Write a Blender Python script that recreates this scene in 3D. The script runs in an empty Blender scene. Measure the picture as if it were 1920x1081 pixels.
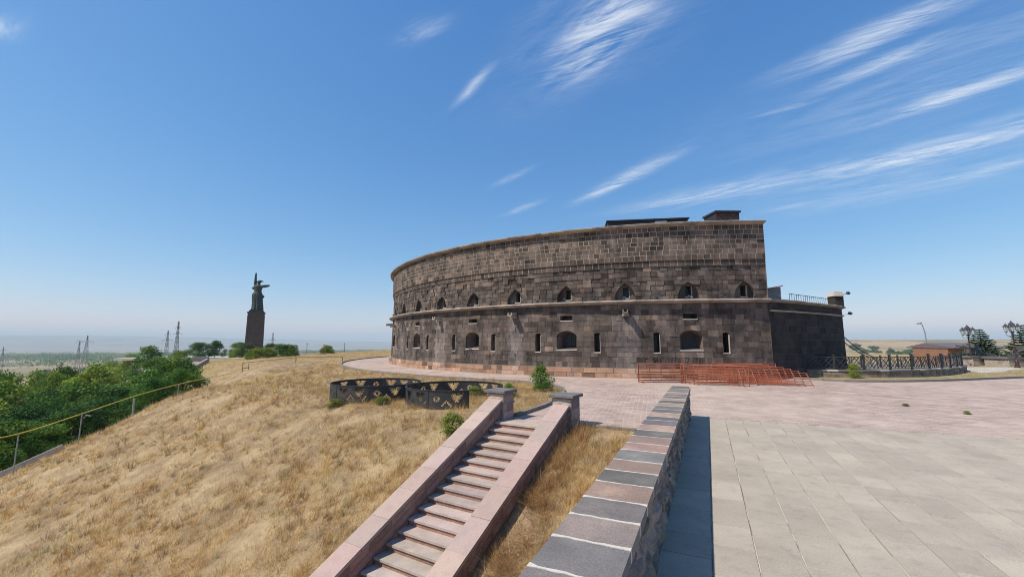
import bpy, math, random
import numpy as np
from mathutils import Vector, Matrix

random.seed(7); RNG = np.random.default_rng(7)
S = bpy.context.scene
COL = S.collection
R_ = math.radians

# ------------------------------------------------------------------ camera
cam_d = bpy.data.cameras.new('camera'); cam = bpy.data.objects.new('camera', cam_d); COL.objects.link(cam)
cam.location = (0, 0, 2.3); cam.rotation_euler = (R_(90 + 7.214), 0, 0)
cam_d.sensor_width = 36; cam_d.lens = 36 * 790 / 1920; cam_d.clip_start = .05; cam_d.clip_end = 90000
S.camera = cam

# ------------------------------------------------------------------ sky, sun, exposure
SUN = Vector((-.57, -.215, .79)).normalized()          # towards the sun
ELEV = math.asin(SUN.z); AZ = math.atan2(SUN.x, SUN.y)
W = bpy.data.worlds.new('World'); S.world = W; W.use_nodes = True
sun_d = bpy.data.lights.new('sun', 'SUN'); sun_d.energy = 4.4; sun_d.angle = R_(.53); sun_d.color = (1, .915, .785)
sun = bpy.data.objects.new('sun', sun_d); COL.objects.link(sun)
sun.rotation_euler = SUN.to_track_quat('Z', 'Y').to_euler()
S.view_settings.view_transform = 'Standard'; S.view_settings.look = 'None'
S.view_settings.exposure = .4; S.view_settings.gamma = 1; S.view_settings.use_curve_mapping = False
S.cycles.max_bounces = 6; S.cycles.diffuse_bounces = 3; S.cycles.volume_bounces = 0
S.cycles.transparent_max_bounces = 8; S.cycles.use_denoising = True; S.cycles.denoising_prefilter = 'ACCURATE'; S.cycles.filter_width = 1.0


def world_nodes():
    nt = W.node_tree; N = nt.nodes; L = nt.links; N.clear()
    out = N.new('ShaderNodeOutputWorld'); bg = N.new('ShaderNodeBackground'); bg.inputs[1].default_value = .122
    sky = N.new('ShaderNodeTexSky'); sky.sky_type = 'NISHITA'; sky.sun_disc = False
    sky.sun_elevation = ELEV; sky.sun_rotation = AZ
    sky.altitude = 1500; sky.air_density = 1.0; sky.dust_density = 1.3; sky.ozone_density = 4.0

    def m(op, a, b=None, c=None, clamp=False):
        n = N.new('ShaderNodeMath'); n.operation = op; n.use_clamp = clamp
        for i, v in enumerate((a, b, c)):
            if v is None: continue
            if isinstance(v, (int, float)): n.inputs[i].default_value = v
            else: L.new(v, n.inputs[i])
        return n.outputs[0]
    tc = N.new('ShaderNodeTexCoord'); sep = N.new('ShaderNodeSeparateXYZ'); L.new(tc.outputs['Generated'], sep.inputs[0])
    dz = m('MAXIMUM', sep.outputs[2], .02)
    u = m('DIVIDE', sep.outputs[0], dz); v = m('DIVIDE', sep.outputs[1], dz)
    # u, v: position on a flat cloud layer, in units of its height
    com = N.new('ShaderNodeCombineXYZ'); L.new(u, com.inputs[0]); L.new(v, com.inputs[1])
    def fibre(ang, sx, sy, detail, seed, dist):
        mp = N.new('ShaderNodeMapping'); mp.inputs['Rotation'].default_value = (0, 0, -ang)
        mp.inputs['Scale'].default_value = (1, 1, 1); L.new(com.outputs[0], mp.inputs[0])
        mp2 = N.new('ShaderNodeMapping'); mp2.inputs['Scale'].default_value = (sx, sy, 1); mp2.inputs['Location'].default_value = (seed, seed * .7, 0)
        L.new(mp.outputs[0], mp2.inputs[0])
        n = N.new('ShaderNodeTexNoise'); n.inputs['Scale'].default_value = 1; n.inputs['Detail'].default_value = detail
        n.inputs['Roughness'].default_value = .62; n.inputs['Distortion'].default_value = dist
        L.new(mp2.outputs[0], n.inputs['Vector']); return n.outputs[0]
    MAIN = -.82                                         # wind direction of the cirrus on that layer
    f1 = fibre(MAIN, 1.5, 5.0, 14, 3.1, 1.6); f2 = fibre(MAIN + .35, 3.4, 24, 15, 8.4, 2.6); f3 = fibre(MAIN, .8, 2.2, 5, 1.7, .5)
    fib = m('MULTIPLY', m('MULTIPLY_ADD', f1, .60, m('MULTIPLY', f2, .40)), 1.0)
    fib = m('MULTIPLY', m('SUBTRACT', fib, .37, clamp=True), 5.2)
    # streaks: centre u, v, half length, half width, angle, strength
    ST = [(1.38, 2.70, .62, .13, -.73, .75), (2.16, 2.09, .60, .20, -.80, 1.0), (1.80, 1.58, .30, .08, -.95, 1.0),
          (1.20, 1.27, .26, .07, -.88, .85), (1.34, 1.42, .20, .06, -.92, .75), (.69, 2.54, .40, .06, -1.09, 1.0),
          (.30, 1.27, .26, .095, -1.0, 1.1), (-.30, 1.25, .09, .035, -.55, .55), (-.16, 1.55, .14, .022, -.97, .55),
          (.06, 3.08, .20, .045, -.94, .45), (2.78, 2.42, .40, .14, -1.15, .55), (2.12, 3.02, .30, .10, -.8, .40),
          (-1.66, 1.24, .10, .035, -.35, .8), (1.20, 1.70, .13, .022, -.62, .45), (0, 2.48, .17, .03, -.9, .35),
          (1.75, 2.55, .75, .12, -.78, .55), (2.5, 2.75, .6, .3, -.85, .35), (1.6, 1.5, .7, .35, -.9, .22), (2.2, 2.3, .9, .4, -.8, .30), (.25, 1.35, .4, .2, -1.0, .25)]
    tot = None
    for (cu, cv, la, wi, an, stg) in ST:
        du = m('SUBTRACT', u, cu); dv = m('SUBTRACT', v, cv)
        a = m('MULTIPLY_ADD', du, math.cos(an), m('MULTIPLY', dv, math.sin(an)))
        b = m('MULTIPLY_ADD', du, -math.sin(an), m('MULTIPLY', dv, math.cos(an)))
        b = m('ADD', b, m('MULTIPLY', m('SUBTRACT', f3, .5), wi * 3.4))
        e = m('ADD', m('POWER', m('ABSOLUTE', m('DIVIDE', a, la)), 2.0), m('POWER', m('ABSOLUTE', m('DIVIDE', b, wi)), 2.0))
        g = m('MULTIPLY', m('EXPONENT', m('MULTIPLY', e, -1.0)), stg)
        tot = g if tot is None else m('MAXIMUM', tot, g)
    # thin cirrus goes on over the rest of the sky, behind the camera too
    far = m('MULTIPLY', m('SUBTRACT', fibre(MAIN, .35, .9, 4, 21.3, .3), .55, clamp=True), 2.0)
    far = m('MULTIPLY', far, m('SUBTRACT', .3, v, clamp=True))
    cl = m('MULTIPLY', m('ADD', tot, far), fib, clamp=True)
    cl = m('MULTIPLY', cl, m('MULTIPLY', m('SUBTRACT', sep.outputs[2], .08, clamp=True), 5.0, clamp=True), clamp=True)
    cl = m('MULTIPLY', m('POWER', cl, 1.1), .74, clamp=True)
    mix = N.new('ShaderNodeMix'); mix.data_type = 'RGBA'; mix.inputs[7].default_value = (5.6, 5.9, 6.3, 1)
    # richer colour, as the phone renders this sky
    lum = N.new('ShaderNodeRGBToBW'); L.new(sky.outputs[0], lum.inputs[0]); sat = N.new('ShaderNodeMix'); sat.data_type = 'RGBA'; sat.clamp_factor = False; sat.inputs[0].default_value = 1.42
    L.new(lum.outputs[0], sat.inputs[6]); L.new(sky.outputs[0], sat.inputs[7])
    sc = N.new('ShaderNodeSeparateColor'); L.new(sat.outputs[2], sc.inputs[0]); cc = N.new('ShaderNodeCombineColor')
    for i, (k, g) in enumerate(((.93, 1.17), (1.13, .825), (1.92, .53))): L.new(m('MULTIPLY', m('POWER', m('MAXIMUM', sc.outputs[i], .001), g), k), cc.inputs[i])
    L.new(cl, mix.inputs[0]); L.new(cc.outputs[0], mix.inputs[6])
    L.new(mix.outputs[2], bg.inputs[0]); L.new(bg.outputs[0], out.inputs[0])
world_nodes()


# ------------------------------------------------------------------ helpers
def tag(o, label=None, cat=None, group=None, kind=None):
    if label: o['label'] = label
    if cat: o['category'] = cat
    if group: o['group'] = group
    if kind: o['kind'] = kind
    return o

def empty(name, loc=(0, 0, 0), rz=0, label=None, cat=None, group=None):
    o = bpy.data.objects.new(name, None); COL.objects.link(o); o.location = loc; o.rotation_euler = (0, 0, rz)
    o.empty_display_size = .1
    return tag(o, label, cat, group)

def link(name, me, parent=None, loc=None):
    o = bpy.data.objects.new(name, me); COL.objects.link(o)
    if parent: o.parent = parent
    if loc is not None: o.location = loc
    return o

def copy_tree(o, parent=None):
    c = o.copy(); COL.objects.link(c); c.parent = parent
    for ch in list(o.children): copy_tree(ch, c)
    return c


class MB:
    """collects faces, each with its own tone, into one mesh"""
    def __init__(s): s.v = []; s.f = []; s.t = []; s.tone = (1, 1, 1)
    def face(s, pts, tone=None):
        n = len(s.v); s.v.extend(tuple(p) for p in pts); s.f.append(tuple(range(n, n + len(pts)))); s.t.append(tone or s.tone)
    def grid(s, rows, close_u=False, close_v=False, tone=None):
        n = len(s.v); nr = len(rows); nc = len(rows[0])
        for r in rows: s.v.extend(tuple(p) for p in r)
        for i in range(nr if close_v else nr - 1):
            for j in range(nc if close_u else nc - 1):
                a = n + i * nc + j; b = n + i * nc + (j + 1) % nc; c = n + ((i + 1) % nr) * nc + (j + 1) % nc; d = n + ((i + 1) % nr) * nc + j
                s.f.append((a, b, c, d)); s.t.append(tone or s.tone)
    def box(s, c, d, M=None, tone=None, taper=1.0):
        n = len(s.v); x, y, z = d[0] / 2, d[1] / 2, d[2] / 2
        for k in (-1, 1):
            q = taper if k > 0 else 1
            for (i, j) in ((-1, -1), (1, -1), (1, 1), (-1, 1)):
                p = Vector((i * x * q, j * y * q, k * z))
                if M is not None: p = M @ p
                s.v.append((c[0] + p[0], c[1] + p[1], c[2] + p[2]))
        for q in ((3, 2, 1, 0), (4, 5, 6, 7), (0, 1, 5, 4), (1, 2, 6, 5), (2, 3, 7, 6), (3, 0, 4, 7)):
            s.f.append(tuple(n + k for k in q)); s.t.append(tone or s.tone)
    def bar(s, a, b, w, h=None, tone=None, up=(0, 0, 1)):
        a = Vector(a); b = Vector(b); d = b - a; L = d.length
        if L < 1e-6: return
        z = d / L; u = Vector(up)
        if abs(z.dot(u)) > .98: u = Vector((1, 0, 0))
        x = u.cross(z).normalized(); y = z.cross(x)
        M = Matrix((x, y, z)).transposed()
        s.box((a + b) / 2, (w, h or w, L), M, tone)
    def tube(s, pts, r, n=8, tone=None, cap=True):
        pts = [Vector(p) for p in pts]; rows = []
        rs = r if isinstance(r, (list, tuple)) else [r] * len(pts)
        for i, p in enumerate(pts):
            d = (pts[min(i + 1, len(pts) - 1)] - pts[max(i - 1, 0)]).normalized()
            u = Vector((0, 0, 1)) if abs(d.z) < .9 else Vector((1, 0, 0))
            x = u.cross(d).normalized(); y = d.cross(x)
            rows.append([p + (x * math.cos(2 * math.pi * k / n) + y * math.sin(2 * math.pi * k / n)) * rs[i] for k in range(n)])
        s.grid(rows, close_u=True, tone=tone)
        if cap: s.face(rows[0][::-1], tone); s.face(rows[-1], tone)
    def lathe(s, c, prof, n=16, tone=None, sx=1, sy=1):
        rows = [[(c[0] + r * sx * math.cos(2 * math.pi * k / n), c[1] + r * sy * math.sin(2 * math.pi * k / n), c[2] + z) for k in range(n)] for (r, z) in prof]
        s.grid(rows, close_u=True, tone=tone); s.face(rows[0][::-1], tone); s.face(rows[-1], tone)
    def mesh(s, name, mat, smooth=False):
        me = bpy.data.meshes.new(name); me.from_pydata(s.v, [], s.f)
        at = me.attributes.new('tone', 'FLOAT_COLOR', 'FACE')
        a = np.ones((len(s.f), 4), np.float32); a[:, :3] = np.array(s.t, np.float32).reshape(-1, 3)
        at.data.foreach_set('color', a.ravel())
        if mat: me.materials.append(mat)
        if smooth: me.polygons.foreach_set('use_smooth', [True] * len(s.f))
        me.update(); return me
    def build(s, name, mat, parent=None, smooth=False, loc=None):
        return link(name, s.mesh(name, mat, smooth), parent, loc)


def raw_mesh(name, V, F, tones, mat):
    """numpy arrays: V (n,3), F (m,k) with k 3 or 4, tones (m,3) per face"""
    me = bpy.data.meshes.new(name); m, k = F.shape
    me.vertices.add(len(V)); me.vertices.foreach_set('co', V.astype(np.float32).ravel())
    me.loops.add(m * k); me.loops.foreach_set('vertex_index', F.astype(np.int32).ravel())
    me.polygons.add(m); me.polygons.foreach_set('loop_start', np.arange(0, m * k, k, dtype=np.int32))
    me.update(calc_edges=True)
    if tones is not None:
        at = me.attributes.new('tone', 'FLOAT_COLOR', 'FACE'); a = np.ones((m, 4), np.float32); a[:, :3] = tones
        at.data.foreach_set('color', a.ravel())
    if mat: me.materials.append(mat)
    return me


# ------------------------------------------------------------------ materials
def mat(name, base=(.5, .5, .5), attr=True, var=.25, scale=6, fine=60, finevar=.15, rough=.85, bump=.25, bdist=.02,
        alt=None, altscale=2.0, altlo=.5, althi=.65, metal=0, spec=.3, stretch=(1, 1, 1), rand=0, streak=0, sscale=1.6):
    """surface whose colour is base x per-piece tone x world-space noise, with fine relief"""
    M = bpy.data.materials.new(name); M.use_nodes = True; nt = M.node_tree; N = nt.nodes; L = nt.links
    P = N['Principled BSDF']; P.inputs['Roughness'].default_value = rough; P.inputs['Metallic'].default_value = metal
    P.inputs['Specular IOR Level'].default_value = spec
    geo = N.new('ShaderNodeNewGeometry'); mp = N.new('ShaderNodeMapping'); mp.inputs['Scale'].default_value = stretch
    L.new(geo.outputs['Position'], mp.inputs[0])
    def noise(sc, det=5, rg=.6):
        n = N.new('ShaderNodeTexNoise'); n.inputs['Scale'].default_value = sc; n.inputs['Detail'].default_value = det; n.inputs['Roughness'].default_value = rg
        L.new(mp.outputs[0], n.inputs['Vector']); return n.outputs[0]
    def rng(x, a, b, c, d):
        n = N.new('ShaderNodeMapRange'); L.new(x, n.inputs[0])
        for i, v in enumerate((a, b, c, d)): n.inputs[i + 1].default_value = v
        return n.outputs[0]
    def mul(c, f):
        n = N.new('ShaderNodeVectorMath'); n.operation = 'SCALE'; L.new(c, n.inputs[0]); L.new(f, n.inputs['Scale']); return n.outputs[0]
    rgb = N.new('ShaderNodeRGB'); rgb.outputs[0].default_value = (*base, 1); c = rgb.outputs[0]
    if alt:
        mx = N.new('ShaderNodeMix'); mx.data_type = 'RGBA'; L.new(rng(noise(altscale, 6), altlo, althi, 0, 1), mx.inputs[0])
        L.new(c, mx.inputs[6]); mx.inputs[7].default_value = (*alt, 1); c = mx.outputs[2]
    if attr:
        at = N.new('ShaderNodeAttribute'); at.attribute_name = 'tone'
        mm = N.new('ShaderNodeVectorMath'); mm.operation = 'MULTIPLY'; L.new(c, mm.inputs[0]); L.new(at.outputs['Color'], mm.inputs[1]); c = mm.outputs[0]
    if streak:                       # rain streaks and crusts running down the face
        mp3 = N.new('ShaderNodeMapping'); mp3.inputs['Scale'].default_value = (sscale, sscale, sscale * .13); L.new(geo.outputs['Position'], mp3.inputs[0]); n3 = N.new('ShaderNodeTexNoise'); n3.inputs['Scale'].default_value = 1; n3.inputs['Detail'].default_value = 7; n3.inputs['Roughness'].default_value = .68; L.new(mp3.outputs[0], n3.inputs['Vector'])
        c = mul(c, rng(n3.outputs[0], .32, .68, 1 - streak, 1 + streak * .8))
    if rand:
        oi = N.new('ShaderNodeObjectInfo'); c = mul(c, rng(oi.outputs['Random'], 0, 1, 1 - rand, 1 + rand))
    c = mul(c, rng(noise(scale), .25, .75, 1 - var, 1 + var)); fn = noise(fine, 4, .7)
    c = mul(c, rng(fn, .25, .75, 1 - finevar, 1 + finevar))
    L.new(c, P.inputs['Base Color'])
    if bump:
        b = N.new('ShaderNodeBump'); b.inputs['Strength'].default_value = bump; b.inputs['Distance'].default_value = bdist
        L.new(fn, b.inputs['Height']); L.new(b.outputs[0], P.inputs['Normal'])
    return M

def leaf_mat(name, base, trans=.35):
    M = bpy.data.materials.new(name); M.use_nodes = True; nt = M.node_tree; N = nt.nodes; L = nt.links; N.clear()
    out = N.new('ShaderNodeOutputMaterial'); d = N.new('ShaderNodeBsdfPrincipled'); t = N.new('ShaderNodeBsdfTranslucent'); mx = N.new('ShaderNodeMixShader')
    d.inputs['Roughness'].default_value = .55; d.inputs['Specular IOR Level'].default_value = .08
    at = N.new('ShaderNodeAttribute'); at.attribute_name = 'tone'
    oi = N.new('ShaderNodeObjectInfo'); mr = N.new('ShaderNodeMapRange'); L.new(oi.outputs['Random'], mr.inputs[0]); mr.inputs[3].default_value = .78; mr.inputs[4].default_value = 1.22
    v = N.new('ShaderNodeVectorMath'); v.operation = 'MULTIPLY'; v.inputs[1].default_value = base; L.new(at.outputs['Color'], v.inputs[0])
    v2 = N.new('ShaderNodeVectorMath'); v2.operation = 'SCALE'; L.new(v.outputs[0], v2.inputs[0]); L.new(mr.outputs[0], v2.inputs['Scale'])
    L.new(v2.outputs[0], d.inputs['Base Color'])
    v3 = N.new('ShaderNodeVectorMath'); v3.operation = 'MULTIPLY'; v3.inputs[1].default_value = (1.2, 1.25, .6); L.new(v2.outputs[0], v3.inputs[0]); L.new(v3.outputs[0], t.inputs[0])
    mx.inputs[0].default_value = trans; L.new(d.outputs[0], mx.inputs[1]); L.new(t.outputs[0], mx.inputs[2]); L.new(mx.outputs[0], out.inputs[0])
    return M

def vary(c, v=.12, h=.010):
    k = 1 + random.uniform(-v, v)
    return tuple(max(.005, x * k * (1 + random.uniform(-h, h))) for x in c)
def _sp(x,k):
    x=np.asarray(x,float)/k
    return k*(np.maximum(x,0)+np.log1p(np.exp(-np.abs(x))))
def _ss(x,a,b):
    t=np.clip((np.asarray(x,float)-a)/(b-a),0,1); return t*t*(3-2*t)
def vnoise(x,y,seed=0):
    x=np.asarray(x,float); y=np.asarray(y,float)
    xi=np.floor(x).astype(np.int64); yi=np.floor(y).astype(np.int64); fx=x-xi; fy=y-yi
    fx=fx*fx*(3-2*fx); fy=fy*fy*(3-2*fy)
    def hsh(a,b):
        n=(a*374761393+b*668265263+seed*974634777)&0xffffffff
        n=((n^(n>>13))*1274126177)&0xffffffff
        return ((n^(n>>16))&0xffff)/65535.0
    return (hsh(xi,yi)*(1-fx)+hsh(xi+1,yi)*fx)*(1-fy)+(hsh(xi,yi+1)*(1-fx)+hsh(xi+1,yi+1)*fx)*fy
def fbm(x,y,seed=0,o=4):
    s=0;a=.5;t=0
    for k in range(o):
        s=s+a*vnoise(x*2**k,y*2**k,seed+k); t+=a; a*=.5
    return s/t
def brow(Y): return np.interp(Y,[-20,8,18,23,30,37,63,100,150,220],[-36,-27,-22.5,-19.7,-19.5,-21,-42,-72,-118,-150])
def ground_z(x,y):
    x=np.asarray(x,float); y=np.asarray(y,float)
    s=(x-.41)*.519+(y-12.43)*.855
    left=_ss(-(x-.41)*.855+(y-12.43)*.519,1.1,1.6)          # 1 left of the stairs
    dS=-(s+.32-.35*left)
    zs=-.44*np.minimum(_sp(dS,.35),34)
    zs=zs*_ss(-x,-40,-25)                                    # the hill keeps its level behind the plaza on the right
    q=.6*_sp(brow(y)-x,2.0)
    zw=-17*(1-np.exp(-q/17))
    zp=-2.5*_ss(-x,25,90)
    r=np.hypot(x,y); az=np.degrees(np.arctan2(x,y))
    near=zs+zw+zp-1.4*_ss(x,46,60)*_ss(y,28,46)-.04+(.14*(fbm(x*.35,y*.35,5)-.5)+.09*(fbm(x*1.4,y*1.4,6,3)-.5))*_ss(dS+6*_ss(-x,12,20),-3,1.5)
    plain=-62-60*_ss(r,1500,7000)+10*(fbm(x/700,y/700,11)-.5)*_ss(r,600,1500)
    rt=_ss(az,18,34)
    plain=plain+rt*_ss(r,750,1900)*(128-32*_ss(r,1900,6000))*(.93+.14*fbm(x/500,y/500,21))*.56
    mt=_ss(-az,8,50)
    plain=plain+_ss(r,7500,16000)*(115+mt*(175+230*(fbm(x/3000,y/3000,31)-.5)))
    b=_ss(r,170,620)
    so=-(x-1.537)*.855+(y-11.75)*.519
    near=near-.7*_ss(so,.15,.6)*_ss(-so,-2.5,-2.05)*_ss(-s,-1.2,-.2)     # cutting under the stair
    return near*(1-b)+plain*b

# ------------------------------------------------------------------ the ground: one sheet to the horizon
def ground_material():
    M = bpy.data.materials.new('ground_soil'); M.use_nodes = True; nt = M.node_tree; N = nt.nodes; L = nt.links
    P = N['Principled BSDF']; P.inputs['Roughness'].default_value = .95; P.inputs['Specular IOR Level'].default_value = .1
    geo = N.new('ShaderNodeNewGeometry')
    def noise(sc, det=6, st=(1, 1, 1)):
        mp = N.new('ShaderNodeMapping'); mp.inputs['Scale'].default_value = st; L.new(geo.outputs['Position'], mp.inputs[0])
        n = N.new('ShaderNodeTexNoise'); n.inputs['Scale'].default_value = sc; n.inputs['Detail'].default_value = det; n.inputs['Roughness'].default_value = .65
        L.new(mp.outputs[0], n.inputs['Vector']); return n.outputs[0]
    def ramp(x, stops):
        r = N.new('ShaderNodeValToRGB'); L.new(x, r.inputs[0]); e = r.color_ramp.elements
        e[0].position, e[0].color = stops[0][0], (*stops[0][1], 1); e[1].position, e[1].color = stops[1][0], (*stops[1][1], 1)
        for p, c in stops[2:]:
            k = e.new(p); k.color = (*c, 1)
        return r.outputs[0]
    def mix(f, a, b):
        n = N.new('ShaderNodeMix'); n.data_type = 'RGBA'; L.new(f, n.inputs[0]); L.new(a, n.inputs[6]); L.new(b, n.inputs[7]); return n.outputs[2]
    near = ramp(noise(.9, 9), [(.30, (.16, .115, .07)), (.45, (.26, .19, .115)), (.60, (.37, .28, .165)), (.75, (.30, .23, .15))])
    hill = ramp(noise(.035, 9), [(.35, (.11, .125, .035)), (.5, (.30, .22, .11)), (.68, (.36, .27, .15))])
    # fields of the plain: cells of stubble, crop and fallow
    vo = N.new('ShaderNodeTexVoronoi'); vo.inputs['Scale'].default_value = .0032
    mp = N.new('ShaderNodeMapping'); mp.inputs['Scale'].default_value = (1, .45, 0); mp.inputs['Rotation'].default_value = (0, 0, .5); L.new(geo.outputs['Position'], mp.inputs[0]); L.new(mp.outputs[0], vo.inputs['Vector'])
    sp = N.new('ShaderNodeSeparateColor'); L.new(vo.outputs['Color'], sp.inputs[0])
    plain = ramp(sp.outputs[0], [(.0, (.30, .225, .13)), (.25, (.36, .28, .16)), (.5, (.22, .19, .09)), (.72, (.115, .14, .05)), (.9, (.33, .26, .17))])
    pn = ramp(noise(.009, 10, (1, .5, 1)), [(.38, (.045, .075, .03)), (.47, (.12, .13, .06)), (.52, (.30, .21, .14)), (.62, (.36, .26, .18))])
    pm = N.new('ShaderNodeMix'); pm.data_type = 'RGBA'; pm.inputs[0].default_value = .62; L.new(plain, pm.inputs[6]); L.new(pn, pm.inputs[7])
    ln = N.new('ShaderNodeVectorMath'); ln.operation = 'LENGTH'; L.new(geo.outputs['Position'], ln.inputs[0])
    def rng(x, a, b):
        n = N.new('ShaderNodeMapRange'); L.new(x, n.inputs[0]); n.inputs[1].default_value = a; n.inputs[2].default_value = b; return n.outputs[0]
    c = mix(rng(ln.outputs['Value'], 55, 90), near, hill); c = mix(rng(ln.outputs['Value'], 350, 800), c, pm.outputs[2])
    mtn = ramp(noise(.0011, 9), [(.38, (.10, .095, .075)), (.60, (.27, .22, .17))]); c = mix(rng(ln.outputs['Value'], 6500, 10500), c, mtn)
    L.new(c, P.inputs['Base Color'])
    b = N.new('ShaderNodeBump'); b.inputs['Strength'].default_value = .6; b.inputs['Distance'].default_value = .08; L.new(noise(6, 8), b.inputs['Height']); L.new(b.outputs[0], P.inputs['Normal'])
    return M

def build_ground():
    az = np.radians(np.concatenate([np.arange(-68, 68, .5), np.arange(68, 292, 4)]))
    rr = np.concatenate([np.arange(.6, 60, .6), np.geomspace(60, 24000, 170)])
    A, Rr = np.meshgrid(az, rr); X = Rr * np.sin(A); Y = Rr * np.cos(A); Z = ground_z(X, Y)
    n = len(az); m = len(rr)
    V = np.stack([X.ravel(), Y.ravel(), Z.ravel()], 1)
    i, j = np.meshgrid(np.arange(m - 1), np.arange(n), indexing='ij'); j2 = (j + 1) % n
    F = np.stack([i * n + j, (i + 1) * n + j, (i + 1) * n + j2, i * n + j2], -1).reshape(-1, 4)[:, ::-1]
    V = np.vstack([V, [[0, 0, ground_z(0., 0.)]]]); c = len(V) - 1
    me = raw_mesh('ground', V, F, None, ground_material())
    me.polygons.foreach_set('use_smooth', [True] * len(me.polygons))
    o = link('ground', me); tag(o, kind='structure'); return o
build_ground()

# ------------------------------------------------------------------ plaza frame of reference
W0 = Vector((1.45, 4.48, 0)); WD = Vector((.4176, .9086, 0)); WP = Vector((.9086, -.4176, 0))   # foot of the boundary wall, along it, across it
def pq(p, q, z=0): v = W0 + WP * p + WD * q; return (v.x, v.y, z)
SD = Vector((.519, .855, 0)); SN = Vector((-.855, .519, 0)); SA = Vector((1.537, 11.75, 0))        # stairs: up the flight, to its left, top right corner
def st(o, s, z): v = SA + SN * o + SD * s; return (v.x, v.y, z)
FC = (16.0, 57.5); FR = 31.0                                                                     # the round fort
def fort_xyz(th, r, z): a = R_(th); return (FC[0] + r * math.sin(a), FC[1] - r * math.cos(a), z)

def catmull(P, n=10):
    P = [Vector(p) for p in P]; P = [2 * P[0] - P[1]] + P + [2 * P[-1] - P[-2]]; out = []
    for i in range(1, len(P) - 2):
        for k in range(n):
            t = k / n; a, b, c, d = P[i - 1:i + 3]
            out.append(.5 * ((2 * b) + (c - a) * t + (2 * a - 5 * b + 4 * c - d) * t * t + (-a + 3 * b - 3 * c + d) * t ** 3))
    return out + [P[-2]]
def resample(P, step):
    P = [Vector(p) for p in P]; L = [0]
    for a, b in zip(P, P[1:]): L.append(L[-1] + (b - a).length)
    n = max(1, round(L[-1] / step)); out = []; k = 0
    for i in range(n + 1):
        d = L[-1] * i / n
        while k < len(L) - 2 and L[k + 1] < d: k += 1
        t = (d - L[k]) / max(1e-9, L[k + 1] - L[k]); out.append(P[k].lerp(P[k + 1], t))
    return out

ring = [Vector(fort_xyz(t, 36.2, 0)) for t in np.arange(-128, -34, 2)]
KERB_L = ring + catmull([ring[-1], (-1.2, 25.6, 0), (1.1, 24.0, 0), (2.3, 21.9, 0), (2.35, 19.6, 0), (1.35, 15.9, 0), (.12, 13.45, 0)], 6)[1:]
KERB_R = catmull([(17.6, 27.3, 0), (18.4, 25.6, 0), (20.2, 24.7, 0), (24.6, 25.1, 0), (33, 27.6, 0), (44, 31, 0), (60, 37, 0)], 8)
pink_outline = ([Vector(st(.45 + 1.717, -.30, 0)), Vector(st(.45, -.30, 0)), Vector((1.98, 12.28, 0)), Vector(pq(-.5, 7.3)), Vector(pq(-.5, 9.6)), Vector(pq(0, 9.6)), Vector(pq(0, 9.86)), Vector(pq(34, 9.86)), Vector((70, -14, 0)), Vector((70, 40, 0))]
                + KERB_R[::-1] + [Vector((16.5, 28, 0)), Vector(FC + (0,))] + KERB_L)

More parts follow.
